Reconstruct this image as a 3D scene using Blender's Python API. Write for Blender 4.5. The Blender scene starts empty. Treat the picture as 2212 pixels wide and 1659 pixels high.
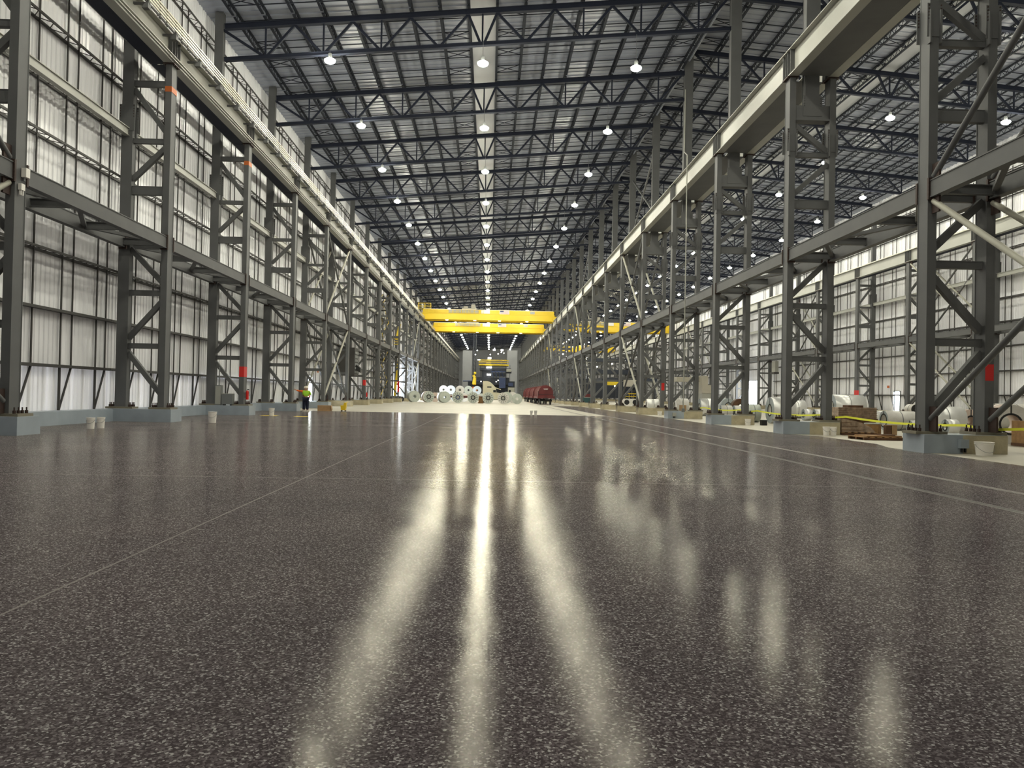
import bpy, math, random
from mathutils import Vector, Matrix
random.seed(7)
COL = bpy.context.scene.collection
PI = math.pi
S = 10.77                       # bay length
NB = 31                         # frames in a row
YL0, YR0 = 23.3, 22.7           # first frame, left row / centre and right rows
YEND = 356.0
YNEAR = -14.0
XWL, XWR = -16.1, 42.64         # inner faces of the side walls
XC = 13.27                      # centre column row
def yl(i): return YL0 + S*i
def yr(i): return YR0 + S*i

# ------------------------------------------------------------------ materials
def nodes(name):
    m = bpy.data.materials.new(name); m.use_nodes = True
    nt = m.node_tree
    return m, nt, nt.nodes['Principled BSDF'], nt.links
def mat(name, col, rough=.5, metal=0., var=.0, scale=3., emis=None, bump=0., bscale=20., spec=None, alpha=None):
    m, nt, b, L = nodes(name)
    b.inputs['Base Color'].default_value = (*col, 1)
    b.inputs['Roughness'].default_value = rough
    b.inputs['Metallic'].default_value = metal
    if spec is not None: b.inputs['Specular IOR Level'].default_value = spec
    if var:
        tc = nt.nodes.new('ShaderNodeTexCoord'); n = nt.nodes.new('ShaderNodeTexNoise')
        n.inputs['Scale'].default_value = scale; n.inputs['Detail'].default_value = 5
        L.new(tc.outputs['Object'], n.inputs['Vector'])
        r = nt.nodes.new('ShaderNodeValToRGB')
        r.color_ramp.elements[0].position = .3; r.color_ramp.elements[1].position = .72
        r.color_ramp.elements[0].color = (*[c*(1-var) for c in col], 1)
        r.color_ramp.elements[1].color = (*[min(1, c*(1+var)) for c in col], 1)
        L.new(n.outputs['Fac'], r.inputs['Fac']); L.new(r.outputs['Color'], b.inputs['Base Color'])
    if bump:
        tc = nt.nodes.new('ShaderNodeTexCoord'); n = nt.nodes.new('ShaderNodeTexNoise')
        n.inputs['Scale'].default_value = bscale; n.inputs['Detail'].default_value = 3
        L.new(tc.outputs['Object'], n.inputs['Vector'])
        bp = nt.nodes.new('ShaderNodeBump'); bp.inputs['Strength'].default_value = bump
        bp.inputs['Distance'].default_value = .02
        L.new(n.outputs['Fac'], bp.inputs['Height']); L.new(bp.outputs['Normal'], b.inputs['Normal'])
    if emis:
        b.inputs['Emission Color'].default_value = (*emis[0], 1)
        b.inputs['Emission Strength'].default_value = emis[1]
    if alpha is not None: b.inputs['Alpha'].default_value = alpha
    return m
M = {}
M['steel'] = mat('grey_steel_paint', (.118, .120, .122), .6, 0, .08, 1.3, spec=.25)
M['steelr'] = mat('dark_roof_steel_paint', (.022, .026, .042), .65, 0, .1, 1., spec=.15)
M['girder'] = mat('light_grey_girder_paint', (.36, .36, .325), .5, 0, .06, .8)
M['brace'] = mat('pale_primer_paint', (.36, .35, .29), .5, 0, .08, 1.)
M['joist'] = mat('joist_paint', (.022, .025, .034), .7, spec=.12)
M['girt'] = mat('dark_girt_steel', (.05, .047, .045), .6)
M['bolt'] = mat('brown_bolts', (.05, .03, .025), .6, .4)
M['wall'] = mat('white_wall_liner', (.85, .85, .88), .32, .0, .04, .35)
M['deck'] = mat('roof_deck_liner', (.29, .315, .38), .4, 0, .08, .25)
M['strip'] = mat('white_roof_strip', (.42, .435, .46), .5)
M['pier'] = mat('blue_grey_pier_paint', (.30, .345, .39), .4, 0, .1, 1.6)
M['pierraw'] = mat('bare_cast_concrete', (.42, .37, .25), .85, 0, .2, 2.2, bump=.4)
M['plate'] = mat('base_plate_steel', (.20, .18, .13), .6, .2, .15, 3)
M['red'] = mat('red_paint_band', (.62, .015, .012), .5)
M['orange'] = mat('orange_label', (.5, .12, .02), .5)
M['rail'] = mat('polished_rail', (.55, .53, .44), .42, .55)
M['white'] = mat('white_plastic', (.80, .77, .72), .4)
M['black'] = mat('black_rubber', (.012, .012, .013), .6)
M['dark'] = mat('dark_machinery', (.028, .034, .05), .5, .2)
M['blue'] = mat('blue_machinery', (.03, .05, .13), .45, .1, .2, .6)
M['yellow'] = mat('crane_yellow', (.72, .50, .012), .45, 0, .06, .4)
M['yellow2'] = mat('safety_yellow', (.75, .55, .02), .5)
M['cage'] = mat('grey_electrical_panels', (.34, .34, .30), .5)
M['maroon'] = mat('dark_red_car_paint', (.13, .014, .016), .45, 0, .25, 1.2)
M['pinkish'] = mat('dusty_red_cover_paint', (.38, .20, .17), .5, 0, .2, 1.5)
M['truck'] = mat('cream_truck_paint', (.62, .58, .42), .35)
M['cardb'] = mat('cardboard', (.36, .23, .12), .85, 0, .1, 6)
M['wood'] = mat('pallet_wood', (.30, .17, .07), .8, 0, .25, 5)
M['woodd'] = mat('dark_wood', (.10, .045, .02), .75, 0, .25, 5)
M['wrap'] = mat('plastic_wrapped_goods', (.34, .25, .18), .25, 0, .35, 6, bump=1.0, bscale=7)
M['alu'] = mat('aluminium_coil_side', (.80, .80, .78), .33, .35, .05, 2)
M['alue'] = mat('coil_end_face', (.36, .40, .42), .45, .3, .08, 9)
M['cwrap'] = mat('white_coil_wrap', (.66, .64, .60), .5, 0, .1, 3, bump=.4, bscale=8)
M['cpale'] = mat('pale_green_coil_wrap', (.50, .54, .49), .45, 0, .1, 3)
M['cpink'] = mat('pinkish_coil_wrap', (.62, .50, .43), .45, 0, .08, 3)
M['cblue'] = mat('bluish_coil_wrap', (.60, .68, .76), .4, 0, .08, 3)
M['tape'] = mat('yellow_tape', (.78, .80, .05), .5)
M['hiviz'] = mat('lime_shirt', (.42, .78, .05), .8)
M['orangec'] = mat('orange_shirt', (.85, .16, .02), .8)
M['navy'] = mat('navy_trousers', (.010, .014, .035), .85)
M['skin'] = mat('skin', (.45, .25, .17), .5)
M['hat'] = mat('off_white_hard_hat', (.75, .68, .55), .35)
M['shoe'] = mat('pale_shoe', (.55, .52, .48), .6)
M['glass'] = mat('dark_window', (.02, .025, .03), .1)
M['grey'] = mat('grey_box_paint', (.16, .17, .17), .5)
M['teal'] = mat('dark_teal_paint', (.015, .06, .065), .5)
M['beige'] = mat('beige_equipment', (.42, .39, .32), .55, 0, .06, 1)
M['far'] = mat('grey_end_wall_liner', (.30, .31, .33), .5, 0, .06, .3)
LAMPC = (1., .97, .80)
M['lamp'] = mat('lit_lamp_bowl', (.9, .9, .85), .4, emis=(LAMPC, 260))
M['lampr'] = mat('lit_lamp_bowl_warm', (.9, .9, .85), .4, emis=((1., .90, .68), 260))
M['lampt'] = mat('lamp_reflector_top', (.9, .9, .85), .4, emis=(LAMPC, 18))
M['lampf'] = mat('lit_flood_lamp', (.9, .9, .85), .4, emis=((1, .95, .8), 60))
M['lampm'] = mat('lit_work_lamp', (.9, .9, .85), .4, emis=((1, .96, .85), 7))
M['layer'] = mat('stacked_board_edges', (.20, .12, .07), .7, 0, .3, 6)
M['lampc'] = mat('lit_crane_lamp', (.9, .9, .85), .4, emis=((1, .96, .75), 35))
M['signw'] = mat('white_sign', (.72, .70, .66), .5)
M['flagb'] = mat('flag_blue', (.03, .04, .12), .5)
M['flagr'] = mat('flag_red', (.45, .10, .08), .5)

def floor_mat():
    m, nt, b, L = nodes('flake_epoxy_floor')
    tc = nt.nodes.new('ShaderNodeTexCoord')
    N = nt.nodes.new
    # flakes
    v = N('ShaderNodeTexVoronoi'); v.inputs['Scale'].default_value = 95; L.new(tc.outputs['Object'], v.inputs['Vector'])
    v.inputs['Randomness'].default_value = 1
    sep = N('ShaderNodeSeparateColor'); L.new(v.outputs['Color'], sep.inputs['Color'])
    r = N('ShaderNodeValToRGB'); r.color_ramp.interpolation = 'CONSTANT'
    els = r.color_ramp.elements
    els[0].color = (.066, .055, .060, 1)
    els[1].position = .45; els[1].color = (.125, .108, .116, 1)
    e = els.new(.76); e.color = (.19, .17, .178, 1)
    e = els.new(.90); e.color = (.40, .385, .385, 1)
    L.new(sep.outputs['Red'], r.inputs['Fac'])
    # dirt variation
    n = N('ShaderNodeTexNoise'); n.inputs['Scale'].default_value = .45; n.inputs['Detail'].default_value = 6
    L.new(tc.outputs['Object'], n.inputs['Vector'])
    mx = N('ShaderNodeMix'); mx.data_type = 'RGBA'; mx.blend_type = 'MULTIPLY'
    mx.inputs[0].default_value = 1
    rr = N('ShaderNodeValToRGB'); rr.color_ramp.elements[0].position = .3; rr.color_ramp.elements[1].position = .7
    rr.color_ramp.elements[0].color = (.85, .85, .86, 1); rr.color_ramp.elements[1].color = (1.12, 1.1, 1.08, 1)
    L.new(n.outputs['Fac'], rr.inputs['Fac'])
    L.new(r.outputs['Color'], mx.inputs[6]); L.new(rr.outputs['Color'], mx.inputs[7])
    L.new(mx.outputs[2], b.inputs['Base Color'])
    # gloss with swept patches
    n2 = N('ShaderNodeTexNoise'); n2.inputs['Scale'].default_value = .6; n2.inputs['Detail'].default_value = 5
    mp = N('ShaderNodeMapping'); mp.inputs['Scale'].default_value = (.35, 1.6, 1)
    L.new(tc.outputs['Object'], mp.inputs['Vector']); L.new(mp.outputs['Vector'], n2.inputs['Vector'])
    mr = N('ShaderNodeMapRange'); mr.inputs['From Min'].default_value = .3; mr.inputs['From Max'].default_value = .7
    mr.inputs['To Min'].default_value = .13; mr.inputs['To Max'].default_value = .18
    L.new(n2.outputs['Fac'], mr.inputs['Value']); L.new(mr.outputs['Result'], b.inputs['Roughness'])
    # orange-peel bump
    n3 = N('ShaderNodeTexNoise'); n3.inputs['Scale'].default_value = 42; n3.inputs['Detail'].default_value = 3
    n4 = N('ShaderNodeTexNoise'); n4.inputs['Scale'].default_value = 1.7; n4.inputs['Detail'].default_value = 3
    L.new(tc.outputs['Object'], n3.inputs['Vector']); L.new(tc.outputs['Object'], n4.inputs['Vector'])
    b1 = N('ShaderNodeBump'); b1.inputs['Strength'].default_value = .16; b1.inputs['Distance'].default_value = .004
    b2 = N('ShaderNodeBump'); b2.inputs['Strength'].default_value = .25; b2.inputs['Distance'].default_value = .012
    L.new(n3.outputs['Fac'], b1.inputs['Height']); L.new(n4.outputs['Fac'], b2.inputs['Height'])
    L.new(b2.outputs['Normal'], b1.inputs['Normal']); L.new(b1.outputs['Normal'], b.inputs['Normal'])
    # glossy coat (Beckmann lobe) over the matt flake layer
    b.inputs['Specular IOR Level'].default_value = 0.
    b.inputs['Roughness'].default_value = .8
    for l in list(nt.links):
        if l.to_socket == b.inputs['Roughness']: nt.links.remove(l)
    g = N('ShaderNodeBsdfAnisotropic') if hasattr(bpy.types, 'ShaderNodeBsdfAnisotropic') else N('ShaderNodeBsdfGlossy')
    g.distribution = 'BECKMANN'
    g.inputs['Color'].default_value = (1, .975, .86, 1)  # yellow of the lamp streaks put into the gloss colour
    L.new(mr.outputs['Result'], g.inputs['Roughness']); L.new(b1.outputs['Normal'], g.inputs['Normal'])
    fr = N('ShaderNodeFresnel'); fr.inputs['IOR'].default_value = 1.2; L.new(b2.outputs['Normal'], fr.inputs['Normal'])
    mu = N('ShaderNodeMath'); mu.operation = 'MULTIPLY'; mu.inputs[1].default_value = .35; L.new(fr.outputs[0], mu.inputs[0])
    ms = N('ShaderNodeMixShader'); L.new(mu.outputs[0], ms.inputs[0]); L.new(b.outputs[0], ms.inputs[1]); L.new(g.outputs[0], ms.inputs[2])
    L.new(ms.outputs[0], nt.nodes['Material Output'].inputs['Surface'])
    return m
M['epoxy'] = floor_mat()
M['conc'] = mat('dusty_pale_concrete', (.44, .41, .335), .5, 0, .10, .35, bump=.15)
M['joint'] = mat('joint_filler', (.13, .12, .115), .6)
M['jointl'] = mat('pale_joint_edge', (.19, .17, .155), .5)
M['jointf'] = mat('fine_joint', (.22, .20, .195), .7, spec=.1)

# ------------------------------------------------------------------ mesh builder
class MB:
    def __init__(s): s.v = []; s.f = []; s.m = []
    def add(s, vs, fs, mi=0):
        o = len(s.v); s.v += [tuple(v) for v in vs]; s.f += [tuple(o+i for i in f) for f in fs]; s.m += [mi]*len(fs)
    def box(s, x0, x1, y0, y1, z0, z1, mi=0):
        s.add([(x0,y0,z0),(x1,y0,z0),(x1,y1,z0),(x0,y1,z0),(x0,y0,z1),(x1,y0,z1),(x1,y1,z1),(x0,y1,z1)],
              [(3,2,1,0),(4,5,6,7),(0,1,5,4),(1,2,6,5),(2,3,7,6),(3,0,4,7)], mi)
        return s
    def cbox(s, c, d, mi=0):
        return s.box(c[0]-d[0]/2, c[0]+d[0]/2, c[1]-d[1]/2, c[1]+d[1]/2, c[2]-d[2]/2, c[2]+d[2]/2, mi)
    def frame(s, p, q, up=(0,0,1)):
        p = Vector(p); q = Vector(q); d = (q-p).normalized(); u = Vector(up)
        if abs(d.dot(u)) > .98: u = Vector((0,1,0))
        r = d.cross(u).normalized(); u = r.cross(d)
        return p, q, r, u
    def bar(s, p, q, w, h, up=(0,0,1), mi=0):
        p, q, r, u = s.frame(p, q, up)
        vs = []
        for c in (p, q):
            for a, b in ((-1,-1),(1,-1),(1,1),(-1,1)): vs.append(c + r*(a*w/2) + u*(b*h/2))
        s.add(vs, [(0,1,2,3),(7,6,5,4),(1,0,4,5),(2,1,5,6),(3,2,6,7),(0,3,7,4)], mi); return s
    def ibeam(s, p, q, w, h, tf=.025, tw=.02, up=(0,0,1), mi=0):
        P, Q, r, u = s.frame(p, q, up)
        s.bar(P+u*(h/2-tf/2), Q+u*(h/2-tf/2), w, tf, u, mi); s.bar(P-u*(h/2-tf/2), Q-u*(h/2-tf/2), w, tf, u, mi)
        s.bar(P, Q, tw, h-2*tf, u, mi); return s
    def tube(s, p, q, r0, r1=None, n=8, mi=0, cap=True):
        if r1 is None: r1 = r0
        P, Q, r, u = s.frame(p, q)
        vs = []
        for c, rad in ((P, r0), (Q, r1)):
            for k in range(n):
                a = 2*PI*k/n; vs.append(c + r*(math.cos(a)*rad) + u*(math.sin(a)*rad))
        fs = [(k, (k+1)%n, n+(k+1)%n, n+k) for k in range(n)]
        fs = [tuple(reversed(f)) for f in fs]
        if cap: fs += [tuple(range(n)), tuple(reversed(range(n, 2*n)))]
        s.add(vs, fs, mi); return s
    def ring(s, p, q, ro, ri, n=24, mi=0):      # hollow cylinder
        P, Q, r, u = s.frame(p, q)
        vs = []
        for c in (P, Q):
            for rad in (ro, ri):
                for k in range(n):
                    a = 2*PI*k/n; vs.append(c + r*(math.cos(a)*rad) + u*(math.sin(a)*rad))
        fs = []
        for k in range(n):
            j = (k+1)%n
            fs += [(k, 2*n+k, 2*n+j, j), (n+k, n+j, 3*n+j, 3*n+k), (k, j, n+j, n+k), (2*n+k, 3*n+k, 3*n+j, 2*n+j)]
        s.add(vs, fs, mi); return s
    def lathe(s, prof, c=(0,0,0), n=16, mi=0):
        vs = []
        for rr, z in prof:
            for k in range(n):
                a = 2*PI*k/n; vs.append((c[0]+rr*math.cos(a), c[1]+rr*math.sin(a), c[2]+z))
        fs = []
        for i in range(len(prof)-1):
            for k in range(n):
                j = (k+1)%n; fs.append((i*n+k, i*n+j, (i+1)*n+j, (i+1)*n+k))
        s.add(vs, fs, mi); return s
    def prism(s, pts, axis, a0, a1, mi=0):       # polygon (u,v) extruded along axis
        n = len(pts)
        def P(u, v, a):
            return (a, u, v) if axis == 'x' else (u, a, v) if axis == 'y' else (u, v, a)
        vs = [P(u, v, a0) for u, v in pts] + [P(u, v, a1) for u, v in pts]
        fs = [tuple(range(n)), tuple(reversed(range(n, 2*n)))] + [((k+1)%n, k, n+k, n+(k+1)%n) for k in range(n)]
        s.add(vs, fs, mi); return s
    def ball(s, c, r, n=12, m=8, mi=0, sc=(1,1,1)):
        prof = [(math.sin(PI*i/m)*r, -math.cos(PI*i/m)*r) for i in range(m+1)]
        vs = []
        for rr, z in prof:
            for k in range(n):
                a = 2*PI*k/n; vs.append((c[0]+max(rr,1e-4)*math.cos(a)*sc[0], c[1]+max(rr,1e-4)*math.sin(a)*sc[1], c[2]+z*sc[2]))
        fs = [(i*n+k, i*n+(k+1)%n, (i+1)*n+(k+1)%n, (i+1)*n+k) for i in range(m) for k in range(n)]
        s.add(vs, fs, mi); return s
    def mesh(s, name, mats, smooth=False):
        me = bpy.data.meshes.new(name); me.from_pydata(s.v, [], s.f)
        if not isinstance(mats, (list, tuple)): mats = [mats]
        for m in mats: me.materials.append(m)
        if len(mats) > 1: me.polygons.foreach_set('material_index', s.m)
        if smooth: me.polygons.foreach_set('use_smooth', [True]*len(me.polygons))
        me.update(); return me
    def build(s, name, mats, parent=None, smooth=False, loc=None):
        o = bpy.data.objects.new(name, s.mesh(name, mats, smooth)); COL.objects.link(o)
        if smooth:
            try: o.data.set_sharp_from_angle(angle=math.radians(40))
            except Exception: pass
        if parent: o.parent = parent
        if loc: o.location = loc
        return o
def tag(o, label=None, cat=None, group=None, kind=None):
    if label: o['label'] = label
    if cat: o['category'] = cat
    if group: o['group'] = group
    if kind: o['kind'] = kind
    return o
def thing(name, label, cat, loc=(0,0,0), rz=0, group=None):
    o = bpy.data.objects.new(name, None); COL.objects.link(o); o.empty_display_size = .3
    o.location = loc; o.rotation_euler = (0, 0, rz)
    return tag(o, label, cat, group)
def dup(root, loc=None, rz=None, label=None, group=None):
    def cp(o, par):
        c = o.copy(); COL.objects.link(c)
        if par: c.parent = par
        for ch in KIDS(o): cp(ch, c)
        return c
    r = cp(root, None)
    if loc is not None: r.location = loc
    if rz is not None: r.rotation_euler = (0, 0, rz)
    if label: r['label'] = label
    if group: r['group'] = group
    elif group == '': del r['group']
    return r
def flat(root, name):
    """one mesh holding a whole thing, for copies too small in view to show their parts"""
    V = []; F = []; MI = []; mats = []
    def rec(o, mw):
        if o.type == 'MESH':
            off = len(V); V.extend([tuple(mw @ v.co) for v in o.data.vertices])
            for p in o.data.polygons:
                m = o.data.materials[p.material_index]
                if m not in mats: mats.append(m)
                F.append(tuple(off+i for i in p.vertices)); MI.append(mats.index(m))
        for c in o.children: rec(c, mw @ c.matrix_basis)
    rec(root, Matrix())
    me = bpy.data.meshes.new(name); me.from_pydata(V, [], F)
    for m in mats: me.materials.append(m)
    me.polygons.foreach_set('material_index', MI); me.update(); return me
def KIDS(o): return [c for c in list(o.children)]
def struct(name, mb, m, smooth=False): return tag(mb.build(name, m, smooth=smooth), kind='structure')
ORD = 'first second third fourth fifth sixth seventh eighth ninth tenth eleventh twelfth thirteenth fourteenth fifteenth sixteenth seventeenth eighteenth nineteenth'.split()
TENS = {20: 'twent', 30: 'thirt', 40: 'fort'}
def od(n):      # 1 -> first
    if n <= 19: return ORD[n-1]
    t, u = n//10*10, n % 10
    return TENS[t]+'ieth' if u == 0 else TENS[t]+'y-'+ORD[u-1]
ROWN = {'L': 'left wall', 'C': 'centre row', 'R': 'far right wall'}

# ------------------------------------------------------------------ floor
f = MB()
# pale concrete everywhere, epoxy as a thin coat on it
f.box(XWL-.6, XWR+.6, YNEAR-.5, YEND+.5, -.4, -.004)
struct('floor', f, M['conc'])
e = MB()
YE = 57.2
def coat(mb, x0, x1, y0, y1): mb.box(x0, x1, y0, y1, -.004, 0)
coat(e, -15.7, 6.86, YNEAR, YE)
coat(e, 7.0, 8.33, YNEAR, YE)
coat(e, 8.47, 12.0, YNEAR, 108)
e.prism([(12.0, YNEAR), (12.25, 19.2), (12.3, 24.5), (12.9, 26.5), (13.0, 31.5), (12.2, 33), (12.2, 108), (12.0, 108)], 'z', -.004, 0)
epoxy = struct('floor_epoxy_coat', e, M['epoxy']); epoxy['label'] = 'dark glossy flake epoxy coating over the near half of the hall floor'
j = MB()
for x in (6.86, 8.33):                        # crane track slots: pale edge, dark groove, rail head
    j.box(x-.02, x+.015, YNEAR, 118, 0, .002, 0); j.box(x+.015, x+.075, YNEAR, 118, -.004, .0005, 1); j.box(x+.075, x+.14, YNEAR, 118, 0, .002, 0 if x > 7 else 1)
struct('trim_1', j, [M['jointl'], M['joint']])
j = MB()
j.box(-2.96, -2.94, YNEAR, YE, 0, .0008); 
for x0, x1, y in ((-15, -2.95, 13.0), (-2.95, 6.8, 13.05), (-15, 6.8, 34.1), (8.6, 12, 24)):
    j.box(x0, x1, y, y+.03, 0, .0008)
struct('trim_2', j, M['jointf'])

# ------------------------------------------------------------------ walls
def deck_z(x):      # underside of roof deck
    return 23.42 + (x+.8)/12 if x <= XC else 25.95 - (x-XC)/12
def corr_wall(x, y0, y1, z0f, z1, s, holes, period=.305, depth=.035):
    mb = MB(); y = y0
    pr = [(0, 0), (.10, 0), (.13, 1), (.24, 1), (.27, 0)]
    vy = []
    while y < y1:
        for dy, d in pr: vy.append((y+dy, d*depth))
        y += period
    for (ya, da), (yb, db) in zip(vy[:-1], vy[1:]):
        segs = [(z0f, z1)]
        for (h0, h1, hz0, hz1) in holes:
            if ya >= h0-.01 and yb <= h1+.3:
                segs = ([(z0f, hz0)] if hz0 > z0f+.01 else []) + [(hz1, z1)]
        for a, b in segs:
            q = [(x+s*da, ya, a), (x+s*db, yb, a), (x+s*db, yb, b), (x+s*da, ya, b)]
            mb.add(q, [(0,1,2,3) if s < 0 else (3,2,1,0)])
    return mb
holesL = [(71.3, 72.9, .5, 2.75), (134., 151., .0, 6.4)]
holesR = [(126.5, 132.5, .0, 4.4), (82.6, 83.8, .52, 2.5)]
def glow_wall():
    m, nt, b, L = nodes('translucent_wall_panel')
    b.inputs['Base Color'].default_value = (.84, .83, .84, 1); b.inputs['Roughness'].default_value = .35
    tr = nt.nodes.new('ShaderNodeBsdfTranslucent'); tr.inputs['Color'].default_value = (.92, .86, .84, 1)
    tc = nt.nodes.new('ShaderNodeTexCoord'); mp_ = nt.nodes.new('ShaderNodeMapping'); mp_.inputs['Scale'].default_value = (0, 1.6, .0)
    n = nt.nodes.new('ShaderNodeTexNoise'); n.inputs['Scale'].default_value = 1.5; n.inputs['Detail'].default_value = 4
    mr = nt.nodes.new('ShaderNodeMapRange'); mr.inputs['From Min'].default_value = .35; mr.inputs['From Max'].default_value = .7
    mr.inputs['To Min'].default_value = .002; mr.inputs['To Max'].default_value = .026
    L.new(tc.outputs['Object'], mp_.inputs['Vector']); L.new(mp_.outputs['Vector'], n.inputs['Vector']); L.new(n.outputs['Fac'], mr.inputs['Value'])
    mx = nt.nodes.new('ShaderNodeMixShader'); L.new(mr.outputs['Result'], mx.inputs[0]); L.new(b.outputs[0], mx.inputs[1]); L.new(tr.outputs[0], mx.inputs[2])
    L.new(mx.outputs[0], nt.nodes['Material Output'].inputs['Surface']); return m
M['wallt'] = glow_wall()
wl = corr_wall(XWL, YNEAR, YEND, 2.14, deck_z(XWL)+.3, 1, [(a, b, 2.14, d) for a, b, c, d in holesL])
w2 = corr_wall(XWL, 45, YEND, 0, 2.14, 1, [(a, b, c, min(d, 2.14)) for a, b, c, d in holesL])
wl.add(w2.v, w2.f); struct('wall_left', wl, M['wall'])
struct('wall_left_lower', corr_wall(XWL, YNEAR, 45, 0, 2.14, 1, []), M['wallt'])
struct('wall_right', corr_wall(XWR, YNEAR, YEND, 0, deck_z(XWR)+.3, -1, holesR), M['wall'])
w = MB()
for k in range(int((XWR-XWL)/.6)):
    x = XWL + k*.6
    z = max(deck_z(x), deck_z(x+.6), 22)+.1
    w.box(x, x+.52, YEND, YEND+.1, 0, z); w.box(x+.52, x+.6, YEND+.03, YEND+.1, 0, z)
struct('wall_far', w, M['far'])
w = MB(); w.prism([(XWL-.3, -.2), (XWR+.3, -.2), (XWR+.3, deck_z(XWR)), (XC, 26), (XC, 24.7), (XWL-.3, deck_z(XWL))], 'y', YNEAR-.3, YNEAR)
struct('wall_near', w, M['wall'])
# kerbs
for s, x0, x1, Y0, nm, hol in ((1, XWL-.1, -15.42, YL0, 'baseboard_left', holesL), (-1, XWR+.1, 41.96, YR0, 'baseboard_right', holesR)):
    k = MB(); cuts = sorted([(a, b) for a, b, z0, z1 in hol if z0 < .3])
    y = YNEAR
    for a, b in cuts+[(YEND, YEND)]:
        k.box(min(x0, x1), max(x0, x1), y, a, 0, .5); y = b
    struct(nm, k, M['pier'] if s > 0 else M['pierraw'])

# ------------------------------------------------------------------ ceiling
def roof(x0, x1, x_strip, name):
    mb = MB(); y = YNEAR-.3; per = .61; dp = .045
    ys = []
    while y < YEND+.3:
        ys += [(y, 0), (y+.14, 0), (y+.18, dp), (y+.43, dp), (y+.47, 0)]; y += per
    for xa, xb in ((x0, x_strip[0]), (x_strip[1], x1)):
        za, zb = deck_z(xa), deck_z(xb-1e-6) if xb <= XC+.01 else deck_z(xb)
        if xa >= XC-.01: za = deck_z(xa+1e-6)
        for (ya, da), (yb, db) in zip(ys[:-1], ys[1:]):
            mb.add([(xa,ya,za+da),(xb,ya,zb+da),(xb,yb,zb+db),(xa,yb,za+db)], [(3,2,1,0)])
    o = struct(name, mb, M['deck'])
    mb = MB(); xa, xb = x_strip
    za, zb = deck_z(xa), deck_z(xb)
    mb.add([(xa,YNEAR,za-.002),(xb,YNEAR,zb-.002),(xb,YEND,zb-.002),(xa,YEND,za-.002)], [(3,2,1,0)])
    cv = MB(); cv.prism([(x0-.3, deck_z(x0)+.06), (x1+.02, deck_z(x1-.001 if x1 <= XC+.01 else x1)+.06), (x1+.02, deck_z(x1-.001 if x1 <= XC+.01 else x1)+.3), (x0-.3, deck_z(x0)+.3)] if x0 < 0 else
                        [(x0-.02, deck_z(x0)+.06), (x1+.3, deck_z(x1)+.06), (x1+.3, deck_z(x1)+.3), (x0-.02, deck_z(x0)+.3)], 'y', YNEAR-.5, YEND+.5)
    struct(name+'_cover', cv, M['deck'])  # unseen slab above the deck, added to stop light leaking in
    return o, mb
_, st = roof(XWL-.1, XC, (-1.55, .0), 'ceiling_main')
struct('ceiling_main_strip', st, M['strip'])
_, st = roof(XC+.001, XWR+.1, (26.55, 28.1), 'ceiling_right')
struct('ceiling_right_strip', st, M['strip'])
w = MB(); w.box(XC-.04, XC+.04, YNEAR, YEND, 24.55, 26.0)
struct('ceiling_step', w, M['deck'])

# ------------------------------------------------------------------ column frames
def bolts(mb, pts, r=.025, h=.03, axis='z'):
    for x, y, z in pts:
        d = {'z': (0,0,h), 'y': (0,h,0), 'x': (h,0,0)}[axis]
        mb.tube((x,y,z), (x+d[0],y+d[1],z+d[2]), r, n=6)
LW, LD = .26, .54          # crane leg: width across the hall, depth along it
def wleg(z0, z1, w, d, cx):
    mb = MB()              # wide-flange section, flanges toward +-Y, web plate flush boxed
    mb.box(cx-w/2, cx+w/2, -d/2, -d/2+.03, z0, z1); mb.box(cx-w/2, cx+w/2, d/2-.03, d/2, z0, z1)
    mb.box(cx-w/2+.012, cx+w/2-.012, -d/2+.03, d/2-.03, z0, z1)
    return mb
def base(mbp, mbb, cx, w, d):
    mbp.box(cx-w/2-.32, cx+w/2+.32, -d/2-.12, d/2+.12, .52, .60)
    for sx in (-1, 1):
        for y in (-d/2-.03, -.09, .09, d/2+.03):
            mbb.tube((cx+sx*(w/2+.17), y, .60), (cx+sx*(w/2+.17), y, .69), .05, n=6)
            mbb.tube((cx+sx*(w/2+.17), y, .69), (cx+sx*(w/2+.17), y, .78), .022, n=6)
def splice(mbp, mbb, cx, w, d, z0, z1):
    for sy in (-1, 1):
        y = sy*(d/2+.012)
        mbp.box(cx-w/2-.09, cx+w/2+.09, y-.012, y+.012, z0, z1)
        for sx in (-1, 1):
            for k in range(5):
                z = z1-.06-k*(z1-z0)*.1
                mbb.tube((cx+sx*(w/2+.045), y-.03, z), (cx+sx*(w/2+.045), y+.03, z), .022, n=6)
    for sx in (-1, 1):
        mbp.box(cx+sx*(w/2+.02)-.02, cx+sx*(w/2+.02)+.02, -d/2-.10, -d/2+.06, z0-.2, z1-.2)
def strut(t, xa, xb, z, h, simple, acc):
    mb = acc if simple else MB()
    mb.box(min(xa, xb), max(xa, xb), -.10, .10, z-h/2, z-h/2+.025); mb.box(min(xa, xb), max(xa, xb), -.10, .10, z+h/2-.025, z+h/2)
    mb.box(min(xa, xb), max(xa, xb), -.085, .085, z-h/2+.025, z+h/2-.025)
    if not simple: mb.build('strut', M['steel'], t)
def diag(t, xa, za, xb, zb, simple, acc, w=.2):
    mb = acc if simple else MB()
    mb.bar((xa, 0, za), (xb, 0, zb), w, w*.95, (0,1,0))
    if not simple: mb.build('diagonal_brace', M['steel'], t)
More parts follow.
